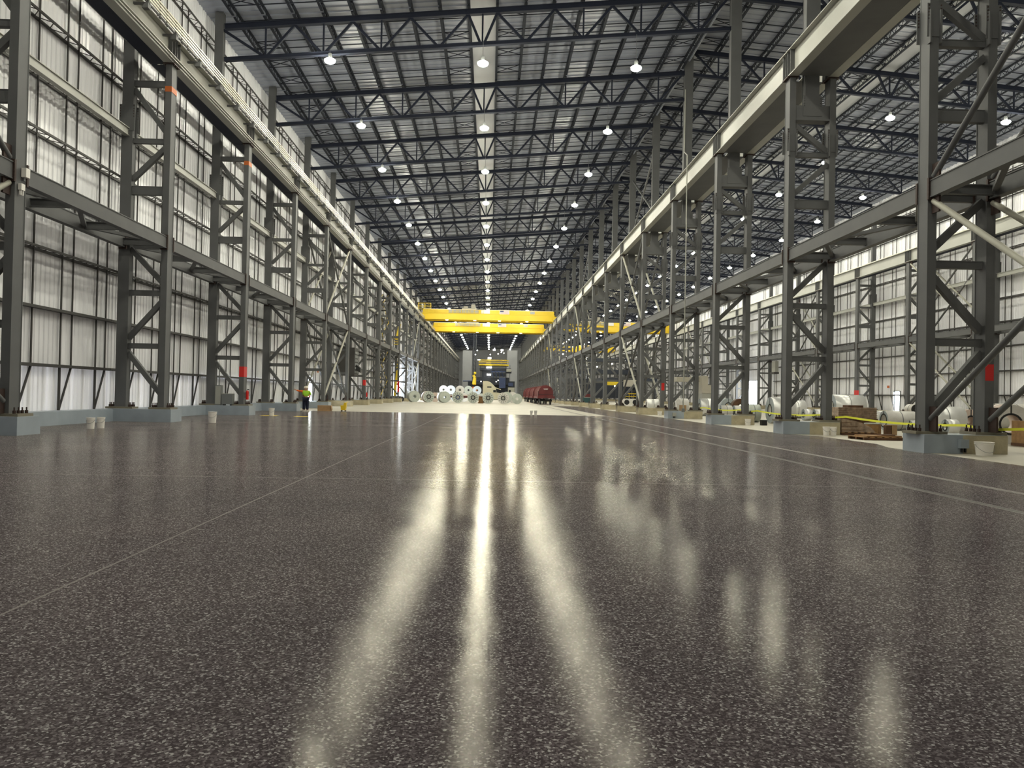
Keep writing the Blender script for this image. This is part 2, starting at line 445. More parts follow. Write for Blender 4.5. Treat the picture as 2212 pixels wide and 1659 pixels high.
def make_frame(row, simple):
    """origin at the crane leg on the floor, local +x away from the main hall (mirrored for the left row by rotation)"""
    t = None if simple else thing('crane_column', 'x', 'column')
    A = MB(); P = MB(); B = MB()
    side = row != 'C'
    O = 1.70
    def part(name, mb, m):
        if simple: A.add(mb.v, mb.f)
        else: mb.build(name, m, t)
    part('crane_leg', wleg(.6, 14.93, LW, LD, 0), M['steel'])
    if side:
        part('building_leg', wleg(.6, 22.25 if row == 'L' else 22.9, .46, .36, O), M['steel'])
    else:
        part('crane_leg', wleg(.6, 14.93, LW, LD, O), M['steel'])
        up = MB()
        up.box(O/2-.29, O/2+.29, -.2, -.17, 13.2, 25.2); up.box(O/2-.29, O/2+.29, .17, .2, 13.2, 25.2); up.box(O/2-.275, O/2+.275, -.17, .17, 13.2, 25.2)
        part('roof_post', up, M['steel'])
        cb = MB(); cb.box(LW/2, O-LW/2, -.22, .22, 13.18, 13.75); cb.box(LW/2-.0, O-LW/2, -.26, .26, 13.12, 13.18)
        cb.box(O/2-.4, O/2+.4, -.24, -.22, 13.3, 14.15)
        for sx in (-1, 1):
            for k in range(4): cb.tube((O/2+sx*.34, -.27, 13.75+k*.1), (O/2+sx*.34, -.23, 13.75+k*.1), .022, n=6)
        part('cross_beam', cb, M['steel'])
    la, lb = LW/2-.02, O-(.23 if side else LW/2)+.02
    for z, h in ((3.14, .22), (5.36, .22), (9.64, .36), (11.72, .2)) + (((14.13, .24),) if side else ()):
        strut(t, la, lb, z, h, simple, A)
    D = [(0, 1.15, 1, 2.86), (1, 3.46, 0, 5.05), (0, 5.76, 1, 7.2)]
    D += [(1, 10.1, 0, 11.5), (0, 12.05, 1, 13.9)] if side else [(0, 10.02, 1, 11.35), (1, 11.85, 0, 13.0)]
    for a, za, b, zb in D:
        diag(t, la if a == 0 else lb, za, la if b == 0 else lb, zb, simple, A)
    base(P, B, 0, LW, LD); base(P, B, O, .46 if side else LW, .36 if side else LD)
    if not simple:
        P.build('base_plate', M['plate'], t); B.build('anchor_bolt', M['bolt'], t)
        for cx, w, d in (((0, LW, LD), (O, LW, LD)) if not side else ((O, .46, .36),)):
            sp = MB(); sb = MB(); splice(sp, sb, cx, w, d, 11.8 if not side else 12.1, 12.75 if not side else 13.2)
            s_ = sp.build('splice_plate', M['steel'], t); sb.build('splice_bolt', M['bolt'], s_)
        return t
    A.add(P.v, P.f)
    return A
FR = {}
NEAR = 10
def place_frames(row, x0, Yf, flip):
    full = make_frame(row, False)
    smb = make_frame(row, True); sm = smb.mesh('crane_column', M['steel'])
    first = True
    for i in range(-1 if row != 'R' else 0, NB):
        n = i+2 if row != 'R' else i+1
        y = Yf(i)
        lab = {'L': 'grey double-leg crane column on the left wall, %s from the camera',
               'C': 'grey double-leg crane column in the centre row, %s from the camera',
               'R': 'grey double-leg crane column on the far right wall, %s from the camera'}[row] % od(n)
        g = {'L': 'crane columns along the left wall', 'C': 'crane columns in the centre row', 'R': 'crane columns along the far right wall'}[row]
        if i < NEAR:
            if first: o = full; first = False; o['label'] = lab; o['group'] = g
            else: o = dup(full, label=lab, group=g)
        else:
            o = bpy.data.objects.new('crane_column', sm); COL.objects.link(o); tag(o, lab, 'column', g)
        o.location = (x0, y, 0)
        if flip: o.rotation_euler = (0, 0, PI)
        FR[(row, i)] = o
place_frames('L', -13.63, yl, True)
place_frames('C', XC-.85, yr, False)
place_frames('R', 40.17, yr, False)
# red bands and tags on certain legs (parts of their column)
def band(row, i, leg, z0, z1, faces='yx', m='red'):
    o = FR[(row, i)]; mb = MB(); cx = 0 if leg == 0 else 1.70
    s = 1 if row != 'L' else 1
    if row == 'C': mb.box(cx-LW/2+.01, cx+LW/2-.01, -LD/2-.006, -LD/2+.01, z0, z1)
    else: mb.box(cx-LW/2-.006, cx+LW/2+.006, -LD/2-.006, LD/2+.006, z0, z1)
    b = mb.build('painted_band', M[m], o); b['label'] = 'red painted band' if m == 'red' else 'orange tag'
for a in (('L', 2, 0, 2.1, 2.66), ('L', 6, 0, 2.1, 2.7), ('L', 9, 0, 1.5, 3.1), ('C', 0, 1, 2.06, 2.52), ('C', 4, 1, 2.0, 2.6), ('R', 6, 0, 2.1, 2.62)): band(*a)
for i in (1, 2): band('L', i, 0, 13.75, 13.98, m='orange')

# ------------------------------------------------------------------ piers
def make_pier(side, painted):
    mb = MB()
    if side:
        mb.box(-1.85, .55, -.58, .58, 0, .52, 0)
    else:
        mb.box(-.32, .78, -.58, .58, 0, .52, 0); mb.box(.78, 2.05, -.575, .575, 0, .515, 1)
    mb.box(*((-1.85, .55) if side else (-.32, 2.05)), -.55, .55, .50, .522, 0)
    me = mb.mesh('concrete_pier', [M['pier'] if painted else M['pierraw'], M['pierraw']])
    return me
pm = {(s, p): make_pier(s, p) for s in (True, False) for p in (True, False)}
for row, x0, Yf, n0 in (('L', -13.63, yl, -1), ('C', XC-.85, yr, -1), ('R', 40.17, yr, 0)):
    for i in range(n0, NB):
        painted = (row == 'L' and i < 5) or (row == 'C' and i < 4)
        o = bpy.data.objects.new('concrete_pier', pm[(row != 'C', painted)]); COL.objects.link(o)
        o.location = (x0, Yf(i), 0)
        if row == 'R': o.rotation_euler = (0, 0, PI)
        n = i-n0+1
        what = 'blue-grey' if painted and row == 'L' else 'half blue-grey' if painted else 'bare'
        tag(o, '%s concrete pier under the %s column of the %s' % (what, od(n), {'L': 'left wall', 'C': 'centre row', 'R': 'far right wall'}[row]), 'pier', 'concrete piers of the '+ROWN[row])

# ------------------------------------------------------------------ longitudinal beams (per bay)
def ordbay(i, row): return '%s bay' % od(i+2 if row != 'R' else i+1)
def make_mid(side):
    t = thing('tie_walk_frame', 'x', 'beam')
    O = 1.70; w = (LD/2 if True else 0)
    for x in (0, O):
        mb = MB(); mb.ibeam((x, w, 7.45), (x, S-w, 7.45), .24, .50, .03, .2)
        b = mb.build('longitudinal_beam', M['steel'], t)
        for y in (w+.04, S-w-.04):
            cl = MB()
            cl.box(x-.16, x+.16, y-.04, y+.04, 7.14, 7.76)
            for k in range(5):
                for sx in (-1, 1): cl.tube((x+sx*.13, y-.05, 7.25+k*.1), (x+sx*.13, y+.05, 7.25+k*.1), .02, n=6)
            cl.build('end_plate', M['bolt'], b)
    for y in (.45, S/3, 2*S/3, S-.45):
        mb = MB(); mb.ibeam((.1, y, 7.42), (O-.1, y, 7.42), .16, .28); mb.build('cross_strut', M['steel'], t)
    for a, b in ((0, 1), (2, 1), (2, 3)):
        pass
    for (xa, ya), (xb, yb) in (((.1, .6), (O-.1, S/3-.1)), ((O-.1, S/3+.1), (.1, 2*S/3-.1)), ((.1, 2*S/3+.1), (O-.1, S-.6))):
        mb = MB(); mb.bar((xa, ya, 7.40), (xb, yb, 7.40), .16, .12); mb.build('lattice_brace', M['steel'], t)
    return t
def make_girder(row, both):
    t = thing('crane_girder', 'x', 'girder')
    z0, z1 = 14.95, 16.05
    xs = (0, 1.70) if both else (0,)
    for x in xs:
        mb = MB()
        mb.box(x-.20, x+.20, .02, S-.02, z0, z0+.04); mb.box(x-.24, x+.24, .02, S-.02, z1-.04, z1)
        mb.box(x-.012, x+.012, .02, S-.02, z0+.04, z1-.04)
        g = mb.build('girder_beam', M['girder'], t)
        for y in (.10, .42, S-.42, S-.10):
            st = MB(); st.box(x-.19, x+.19, y-.015, y+.015, z0+.04, z1-.04); st.build('stiffener', M['steel'], g)
        cap = MB(); cap.box(x-.24, x+.24, -.30, .34, z0-.05, z0)
        for k in range(3):
            for sx in (-1, 1): cap.tube((x+sx*.18, -.2+.2*k, z0-.09), (x+sx*.18, -.2+.2*k, z0-.05), .03, n=6)
        cap.build('bearing_plate', M['bolt'], t)
        r = MB(); r.box(x-.03, x+.03, 0, S, z1+.03, z1+.13); r.box(x-.07, x+.07, 0, S, z1, z1+.03)
        r.build('rail', M['rail'], t)
    if row in 'LR':
        ap = MB(); ap.box(.24, .85, .05, S-.05, z0+.02, z0+.05); ap.box(.82, .85, .05, S-.05, z0+.05, z0+.25); ap.build('apron_plate', M['steelr'], t)
    else:
        ap = MB(); ap.box(.20, 1.50, .35, S-.35, z0+.01, z0+.03); ap.build('soffit_plate', M['steel'], t)
    if row == 'L':
        # flipped: local -x faces the hall
        an = MB()
        for z in (z0+.06, z0+.20): an.box(-.30, -.20, .02, S-.02, z, z+.03)
        an.build('edge_angle', M['girder'], t)
        for k in range(4):
            y = 1.0+k*S/4
            br = MB(); br.box(-.62, -.012, y-.05, y+.05, z1-.30, z1-.22); br.box(-.60, -.36, y-.12, y+.12, z1-.46, z1-.26); br.box(-.57, -.50, y-.03, y+.03, z1-.3, z1+.3)
            br.build('conductor_bracket', M['steel'], t)
            bars = MB(); bars.box(-.62, -.575, 0, S, z1-.16+k*.13, z1-.10+k*.13); bars.build('conductor_bar', M['rail'], t)
    return t
def make_eave_tie():
    mb = MB(); mb.ibeam((0, .2, 16.0), (0, S-.2, 16.0), .22, .34, .03, .12)
    return mb.mesh('tie_beam', M['girder'])
mids = {}; girs = {}
for row, x0, Yf, flip in (('L', -13.63, yl, True), ('C', XC-.85, yr, False), ('R', 40.17, yr, False)):
    mid = make_mid(row != 'C'); gi = make_girder(row, row == 'C')
    n0 = -1 if row != 'R' else 0
    midf, gif = flat(mid, 'tie_walk_frame'), flat(gi, 'crane_girder')
    for i in range(n0, NB-1):
        # flipped rows run from their far frame back toward the camera
        loc = (x0, Yf(i+1), 0) if flip else (x0, Yf(i), 0)
        lab = 'grey mid-height tie frame of the %s, %s' % (ROWN[row], ordbay(i, row))
        g = 'mid-height tie frames of the '+ROWN[row]
        def cp(root, me, nm):
            if i < 8: return dup(root)
            o_ = bpy.data.objects.new(nm, me); COL.objects.link(o_); return o_
        o = mid if i == n0 else cp(mid, midf, 'tie_walk_frame'); o.location = loc; o.rotation_euler = (0, 0, PI if flip else 0)
        tag(o, lab, 'beam', g)
        lab = '%s runway girder of the %s, %s' % ({'L': 'grey conductor-bar', 'C': 'pale grey twin', 'R': 'pale grey'}[row], ROWN[row], ordbay(i, row))
        o = gi if i == n0 else cp(gi, gif, 'crane_girder'); o.location = loc; o.rotation_euler = (0, 0, PI if flip else 0)
        tag(o, lab, 'girder', 'crane runway girders of the '+ROWN[row])
em = make_eave_tie()
for row, x, Yf, n0 in (('L', -15.33, yl, -1), ('R', 41.87, yr, 0)):
    for zz, nm in ((0, 'upper'), (-4.2, 'lower')):
        for i in range(n0, 14):
            o = bpy.data.objects.new('tie_beam', em); COL.objects.link(o); o.location = (x, Yf(i), zz+(0 if zz == 0 else .25))
            tag(o, 'pale grey %s tie beam on the %s, %s' % (nm, ROWN[row], ordbay(i, row)), 'beam', 'tie beams on the '+ROWN[row])

# X bracing bays
def xbrace(row, xx, Y0, i, z0, z1, lvl, plane):
    t = thing('cross_brace', 'crossed pipe brace, %s level, %s, %s, %s' % (lvl, plane, ROWN[row], ordbay(i, row)), 'brace', (xx, Y0, 0), 0, 'crossed pipe braces between crane columns')
    a = MB(); a.tube((0, .35, z0), (0, S-.35, z1), .085, n=10); a.build('brace_pipe', M['brace'], t, smooth=True)
    a = MB(); a.tube((0, .35, z1), (0, S-.35, z0), .085, n=10); a.build('brace_pipe', M['steel'], t, smooth=True)
    g = MB(); zc = (z0+z1)/2
    g.cbox((0, S/2, zc), (.05, .5, .5))
    for y, z in ((.3, z0), (S-.3, z0), (.3, z1), (S-.3, z1)): g.box(-.03, .03, min(y, y+(.35 if y < 1 else -.35)), max(y, y+(.35 if y < 1 else -.35)), z-.35, z+.35)
    g.build('gusset_plate', M['bolt'], t)
for row, xs, Yf, bays in (('L', (-13.63, -15.33), yl, (-1, 4, 11)), ('C', (XC-.85, XC+.85), yr, (-1, 4, 8, 13)), ('R', (40.17, 41.87), yr, (1, 4, 7, 12))):
    for i in bays:
        for k, x in enumerate(xs):
            pl = ('aisle-side', 'wall-side' if row != 'C' else 'right-hand')[k]
            xbrace(row, x, Yf(i), i, .95, 7.1, 'lower', pl); xbrace(row, x, Yf(i), i, 7.8, 14.7, 'upper', pl)
# roof post bracing high in the centre row (above the girders)
for i in (4, 8):
    t = thing('cross_brace', 'high crossed brace between roof posts of the centre row, %s' % ordbay(i, 'C'), 'brace', (XC, yr(i), 0), 0, 'crossed braces between roof posts')
    for za, zb in ((16.6, 22), (22, 16.6)):
        a = MB(); a.tube((0, .2, za), (0, S-.2, zb), .08, n=8); a.build('brace_pipe', M['steel'], t)

# ------------------------------------------------------------------ wall girts and sag rods
def make_girt(kind):
    mb = MB()
    if kind == 'channel':
        mb.box(0, .22, .02, S-.02, -.05, .05); mb.box(.10, .3, .02, S-.02, -.06, -.03)
    else:
        D = .48
        mb.box(0, .06, .02, S-.02, -.05, .05); mb.box(D-.06, D, .02, S-.02, -.04, .04)
        n = 11
        for k in range(n):
            ya, yb, yc = .1+k*(S-.2)/n, .1+(k+.5)*(S-.2)/n, .1+(k+1)*(S-.2)/n
            mb.bar((.03, ya, 0), (D-.03, yb, 0), .025, .025); mb.bar((D-.03, yb, 0), (.03, yc, 0), .025, .025)
    return mb
gm = {k: make_girt(k).mesh('wall_girt', M['girt']) for k in ('channel', 'truss')}
LEV = [2.14, 4.17, 6.2, 8.23, 10.2, 12.2, 14.2, 16.6, 18.6, 20.6]
def holecut(row, y0, y1, z):
    for a, b, z0, z1 in (holesL if row == 'L' else holesR):
        if z < z1 and y1 > a and y0 < b and b-a > 3: return True
    return False
stuffg = {'L': MB(), 'R': MB()}
for row, x, s, Yf, n0 in (('L', XWL+.04, 1, yl, -1), ('R', XWR-.04, -1, yr, 0)):
    for i in range(n0, NB-1):
        for k, z in enumerate(LEV):
            if holecut(row, Yf(i), Yf(i+1), z): continue
            if i < 13:
                o = bpy.data.objects.new('wall_girt', gm['channel' if z < 5 else 'truss']); COL.objects.link(o)
                if s > 0: o.location = (x, Yf(i), z)
                else: o.location = (x, Yf(i+1), z); o.rotation_euler = (0, 0, PI)
                tag(o, '%s girt, %s from the floor, %s, %s' % ('dark channel' if z < 5 else 'dark lattice', od(k+1), ROWN[row], ordbay(i, row)), 'girt', 'wall girts on the '+ROWN[row])
            else:
                stuffg[row].box(min(x, x+s*.4), max(x, x+s*.4), Yf(i), Yf(i+1), z-.04, z+.04)
for row in 'LR':
    tag(stuffg[row].build('wall_girt', M['girt']), 'distant dark girts on the %s beyond the stair tower' % ROWN[row], 'girt', kind='stuff')
def make_rods():
    full = MB(); full.box(-.022, .022, -.03, .03, 2.14, 21.0)
    low = MB(); low.bar((0, 0, .5), (0, 0, 2.14), .05, .05); return full
def rod_mesh(second):
    mb = MB(); mb.box(-.022, .022, -.03, .03, 2.1, 21.0)
    if second: mb.bar((0, -.78, .52), (0, 0, 2.1), .06, .06)
    else: mb.box(-.03, .03, -.045, .045, .5, 2.1)
    return mb.mesh('sag_rod', M['girt'])
rm = [rod_mesh(False), rod_mesh(True)]
ROFF = [2.07, 4.76, 7.45, 10.14]
far_rods = {'L': MB(), 'R': MB()}
for row, x, Yf, n0 in (('L', XWL+.12, yl, -1), ('R', XWR-.12, yr, 0)):
    for i in range(n0, NB-1):
        for k, dy in enumerate(ROFF):
            for q in (0, 1):
                y = Yf(i)+dy-.4+q*.8
                if holecut(row, y-.5, y+.5, 1) : continue
                if i < 13:
                    o = bpy.data.objects.new('sag_rod', rm[q]); COL.objects.link(o); o.location = (x, y, 0)
                    tag(o, 'thin dark rod on the %s, %s rod of the %s' % (ROWN[row], od(2*k+q+1), ordbay(i, row)), 'rod', 'upright rods on the '+ROWN[row])
                else: far_rods[row].box(x-.03, x+.03, y-.04, y+.04, .5, 21)
for row in 'LR':
    tag(far_rods[row].build('sag_rod', M['girt']), 'distant upright rods on the %s beyond the stair tower' % ROWN[row], 'rod', kind='stuff')

# ------------------------------------------------------------------ roof trusses
PX = 1.6
def jx(j): return -.8 + (j-7.5)*PX            # main span joist lines, j -1.5 .. 16.5
def make_truss(simple, main):
    zt = lambda x: 22.65 + (x+.8)/12 if main else 25.33 - (x-XC)/12
    dep = 1.82 if main else 1.60
    X = (lambda j: jx(j)) if main else (lambda j: 2*XC - jx(j))
    t = None if simple else thing('roof_truss', 'x', 'truss')
    A = MB()
    def part(nm, mb):
        if simple: A.add(mb.v, mb.f)
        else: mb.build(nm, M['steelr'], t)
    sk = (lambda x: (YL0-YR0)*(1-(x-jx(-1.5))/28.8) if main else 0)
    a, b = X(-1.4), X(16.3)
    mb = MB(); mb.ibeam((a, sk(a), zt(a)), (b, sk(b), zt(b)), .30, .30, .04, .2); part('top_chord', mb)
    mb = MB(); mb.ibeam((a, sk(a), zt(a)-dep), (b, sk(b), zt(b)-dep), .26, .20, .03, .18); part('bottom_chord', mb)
    top = [-1.5, 1, 3, 5, 7, 8, 10, 12, 14, 16]; bot = [0, 2, 4, 6, 7.5, 9, 11, 13, 15]
    for q, jb in enumerate(bot):
        for jt in (top[q], top[q+1]):
            x0, x1 = X(jt), X(jb); x1 += .12*(1 if x0 > x1 else -1)
            mb = MB(); mb.bar((x0, sk(x0), zt(x0)-.12), (x1, sk(x1), zt(x1)-dep+.08), .13, .13, (0,1,0)); part('web_diagonal', mb)
    for j in (0, 2, 4, 7.5, 11, 13, 15):
        x = X(j); mb = MB(); mb.bar((x, sk(x), zt(x)-.12), (x, sk(x), zt(x)-dep+.08), .09, .09, (0,1,0)); part('web_vertical', mb)
    return A if simple else t
for main in (True, False):
    full = make_truss(False, main); sm = make_truss(True, main).mesh('roof_truss', M['steelr'])
    for i in range(-2, NB):
        if i < 8: o = full if i == -2 else dup(full)
        else: o = bpy.data.objects.new('roof_truss', sm); COL.objects.link(o)
        o.location = (0, yr(i), 0)
        sp = 'main hall' if main else 'right-hand hall'
        tag(o, 'dark steel roof truss of the %s, %s from the camera' % (sp, od(i+3)), 'truss', 'roof trusses of the '+sp)

# joists
def joist_mesh(seg=13):
    mb = MB(); d = .50
    mb.box(-.075, .075, .05, S-.05, -.06, 0); mb.box(-.07, .07, .14, S-.14, -d, -d+.06)
    L = S-.7
    for k in range(seg):
        ya, ym, yb = .35+k*L/seg, .35+(k+.5)*L/seg, .35+(k+1)*L/seg
        mb.bar((0, ya, -.05), (0, ym, -d+.05), .028, .028, (1,0,0)); mb.bar((0, ym, -d+.05), (0, yb, -.05), .028, .028, (1,0,0))
    mb.box(-.05, .05, .0, .16, -.12, 0); mb.box(-.05, .05, S-.16, S, -.12, 0)
    return mb
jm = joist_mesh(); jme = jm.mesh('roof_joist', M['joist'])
jf = MB()
jfar = MB(); jfar.box(-.075, .075, 0, S, -.06, 0); jfar.box(-.07, .07, .3, S-.3, -.5, -.44)
for k in range(7):
    ya, ym, yb = .3+k*1.45, .3+(k+.5)*1.45, .3+(k+1)*1.45
    jfar.bar((0, ya, -.05), (0, ym, -.45), .04, .04, (1,0,0)); jfar.bar((0, ym, -.45), (0, yb, -.05), .04, .04, (1,0,0))
for main in (True, False):
    nbay = 10 if main else 9
    for i in range(-2, NB-1):
        js = list(range(-1, 17))
        for q, j_ in enumerate(js):
            x = jx(j_) if main else 2*XC-jx(j_)
            z = deck_z(x)-.01
            if -1 <= i < nbay-1 - 0:
                o = bpy.data.objects.new('roof_joist', jme); COL.objects.link(o); o.location = (x, yr(i), z)
                tag(o, 'roof joist of the %s, %s bay, %s from the %s' % ('main hall' if main else 'right-hand hall', ORD[i+1], od(q+1), 'left wall' if main else 'right wall'), 'joist', 'roof joists of the %s' % ('main hall' if main else 'right-hand hall'))
            else:
                jf.add([(vx+x, vy+yr(i), vz+z) for vx, vy, vz in jfar.v], jfar.f)
tag(jf.build('roof_joist', M['joist']), 'distant roof joists under the deck', 'joist', kind='stuff')
# bridging rows
def bridging(main):
    mb = MB()
    for a, b in (((-1, 7), (8, 16))):
        for dz in (-.06, -.5):
            xa, xb = [(jx(q) if main else 2*XC-jx(q)) for q in (a, b)]
            mb.bar((xa, 0, deck_z(xa)+dz), (xb, 0, deck_z(xb)+dz), .045, .045)
    for a in (-1, 6, 8, 15):
        xa, xb = [(jx(q) if main else 2*XC-jx(q)) for q in (a, a+1)]
        mb.bar((xa, .04, deck_z(xa)-.06), (xb, .04, deck_z(xb)-.5), .035, .035); mb.bar((xa, -.04, deck_z(xa)-.5), (xb, -.04, deck_z(xb)-.06), .035, .035)
    return mb
bfar = MB()
for main in (True, False):
    bm_ = bridging(main); me = bm_.mesh('joist_bridging', M['joist'])
    for i in range(-1, NB-1):
        for k in range(4):
            y = yr(i) + S*(k+.5)/4 + .15
            if i < 14:
                o = bpy.data.objects.new('joist_bridging', me); COL.objects.link(o); o.location = (0, y, 0)
                tag(o, 'thin crosswise bridging angle, %s of the %s bay, %s roof' % (od(k+1), ORD[i+1], 'main' if main else 'right-hand'), 'bridging', 'bridging angles of the %s roof' % ('main hall' if main else 'right-hand hall'))
            else: bfar.add([(a, b+y, c) for a, b, c in bm_.v], bm_.f)
tag(bfar.build('joist_bridging', M['joist']), 'distant crosswise bridging angles under the deck', 'bridging', kind='stuff')

# ------------------------------------------------------------------ lamps
def make_lamp(rowname, chord_dz):
    t = thing('high_bay_lamp', 'x', 'lamp')
    mb = MB(); mb.lathe([(.001, -.13), (.16, -.12), (.27, -.05), (.30, .02), (.29, .06)], n=12); mb.build('glowing_bowl', M['lamp'], t, smooth=True)
    mb = MB(); mb.lathe([(.30, .06), (.22, .12), (.13, .17)], n=12); mb.build('reflector', M['lampt'], t, smooth=True)
    mb = MB(); mb.lathe([(.13, .17), (.11, .20), (.10, .42), (.001, .43)], n=10); mb.build('housing', M['grey'], t)
    mb = MB(); mb.tube((0, 0, .42), (0, 0, chord_dz), .012, n=5); mb.build('hanger', M['grey'], t)
    return t
rows = (('left', -9.15, 19.55, .55), ('centre', -.74, 19.55, 1.3), ('right', 7.72, 19.55, 1.9))
for nm, x, z, dz in rows:
    L0 = make_lamp(nm, dz)
    for i in range(-3, 27):
        o = L0 if i == -3 else dup(L0)
        yy = 44.1+S*i
        if yy < -4 + YNEAR: continue
        o.location = (x, yy + (0.25 if nm == 'left' else 0), z)
        tag(o, 'lit ceiling lamp, main hall, %s row, %s from the camera' % (nm, od(i+4)), 'lamp', 'ceiling lamps of the main hall')
for nm, x in (('left', 27.35), ('right', 35.5)):
    L0 = make_lamp(nm, 23.2-1.4-21.06 if nm == 'left' else .9)
    for i in range(-2, 27):
        o = L0 if i == -2 else dup(L0)
        o.location = (x, 44.1+S*i, 21.06 if nm == 'left' else 21.0)
        tag(o, 'lit ceiling lamp, right-hand hall, %s row, %s from the camera' % (nm, od(i+3)), 'lamp', 'ceiling lamps of the right-hand hall')
# ------------------------------------------------------------------ helpers for placing
def _cam():
    pi_, ya_, ro_ = .0134, .0272, .0193
    cy, sy, cp, sp = math.cos(ya_), math.sin(ya_), math.cos(pi_), math.sin(pi_)
    fw = Vector((sy*cp, cy*cp, sp)); ri = Vector((cy, -sy, 0)); up = ri.cross(fw)
    return fw, ri*math.cos(ro_)+up*math.sin(ro_), up*math.cos(ro_)-ri*math.sin(ro_)
FW, RI, UP = _cam()
def AT(px, py, Y):            # world point of a photo measurement at distance Y down the hall
    d = FW + RI*((px-1106)/1741.28) - UP*((py-829.5)/1741.28); t = Y/d.y
    return Vector((d.x*t, Y, 1.4+d.z*t))
def bx(mb, px0, px1, py0, py1, Y, dep, mi=0):
    a = AT(px0, py1, Y); b = AT(px1, py0, Y); mb.box(a.x, b.x, Y, Y+dep, a.z, b.z, mi); return mb

# ------------------------------------------------------------------ overhead cranes
def bridge_crane(x0, x1, Y, z0, z1, label, side, cab=True):
    t = thing('bridge_crane', label, 'crane', ((x0+x1)/2, Y, z0), 0, 'yellow overhead bridge cranes')
    L = (x1-x0)/2; H = z1-z0
    for k, y in enumerate((0, 3.6)):
        mb = MB(); mb.box(-L, L, y, y+.7, .0, H*.56); mb.box(-L+.6, L-.6, y-.01, y+.71, -.0, .04)
        g = mb.build('bridge_girder', M['yellow'], t)
        mb = MB(); mb.box(-L, L, y-.12, y+.9, H*.56, H*.60); mb.build('girder_flange', M['yellow2'], g)
    mb = MB(); mb.box(-L+.2, L-.1, 0.0, .5, H*.60, H*.95); mb.build('walkway_skirt', M['yellow'], t)
    mb = MB(); mb.box(-L+.3, L-.3, .1, .25, H*.95, H*.99); mb.build('trolley_rail', M['white'], t)
    for s in (-1, 1):
        mb = MB(); mb.box(s*L-.35, s*L+.35, -.6, 4.9, .25, .95); e = mb.build('end_truck', M['yellow'], t)
        w = MB()
        for y in (-.2, 4.5): w.tube((s*L-.1, y, .23), (s*L+.1, y, .23), .22, n=14)
        w.build('wheel', M['grey'], e)
    # electrical panels, signs
    mb = MB()
    for k in range(7): mb.box(-L+5.2+k*.86, -L+5.96+k*.86, -.18, 0, H*.62, H*.93)
    mb.build('electrical_panels', M['cage'], t)
    rl = MB()
    for k in range(12):
        rl.box(-L+1.3+k*.98, -L+1.34+k*.98, -.30, -.26, H*.58, H*.9)
    for z in (.66, .74, .9): rl.box(-L+1.3, -L+12.1, -.30, -.27, H*z-.02, H*z+.02)
    rl.build('walkway_railing', M['yellow2'], t)
    mb = MB(); mb.box(-1.4, .3, -.12, 0, H*.62, H*.94); mb.build('sign_board', M['signw'], t)
    mb = MB(); mb.box(2.2, 4.1, -.14, -.02, H*.60, H*.94); fl = mb.build('flag_board', M['signw'], t)
    mb = MB(); mb.box(2.3, 3.0, -.16, -.14, H*.78, H*.92); mb.build('flag_canton', M['flagb'], fl)
    mb = MB()
    for k in range(4): mb.box(2.3 if k < 2 else 3.02, 4.0, -.155, -.14, H*(.63+k*.07), H*(.655+k*.07))
    mb.build('flag_stripes', M['flagr'], fl)
    mb = MB(); mb.box(8.2, 9.1, -.10, 0, H*.66, H*.9); mb.build('grey_box', M['cage'], t)
    if cab:
        mb = MB()
        for x in (-L-.7, -L+.5, -L+1.7):
            for y in (-.4, 1.2): mb.box(x-.03, x+.03, y-.03, y+.03, H*.95, H*.95+1.15)
        for z in (.1, .6, 1.1):
            for y in (-.4, 1.2): mb.box(-L-.7, -L+1.7, y-.025, y+.025, H*.95+z-.03, H*.95+z+.03)
            for x in (-L-.7, -L+1.7): mb.box(x-.025, x+.025, -.4, 1.2, H*.95+z-.03, H*.95+z+.03)
        mb.build('service_cage', M['yellow2'], t)
    # trolley
    mb = MB(); mb.box(-5.2, -2.4, .6, 3.4, H*.98, H*.98+.35); mb.box(-4.9, -4.1, .9, 2.2, H*.98+.35, H*.98+.75); mb.box(-3.4, -2.6, .9, 1.9, H*.98+.35, H*.98+1.1)
    mb.build('trolley', M['beige'], t)
    for k, fx in enumerate((-.62, -.2, .17, .58)):
        mb = MB(); mb.tube((fx*L, -.25, .02), (fx*L, -.25, -.10), .12, .28, 10); h = mb.build('lamp_shade', M['cage'], t)
        mb = MB(); mb.tube((fx*L, -.25, -.101), (fx*L, -.25, -.16), .27, .2, 10); mb.build('lamp_bowl', M['lampc'], h)
    return t
bridge_crane(-13.63, 12.42, 158, 15.9, 18.0, 'nearer yellow overhead crane bridging the main hall', 'main')
bridge_crane(-13.63, 12.42, 188, 15.9, 18.0, 'farther yellow overhead crane bridging the main hall', 'main', False)
bridge_crane(14.12, 40.17, 180, 15.9, 18.2, 'nearer yellow overhead crane in the right-hand hall', 'right', False)
bridge_crane(14.12, 40.17, 262, 15.9, 18.0, 'farther yellow overhead crane in the right-hand hall', 'right', False)

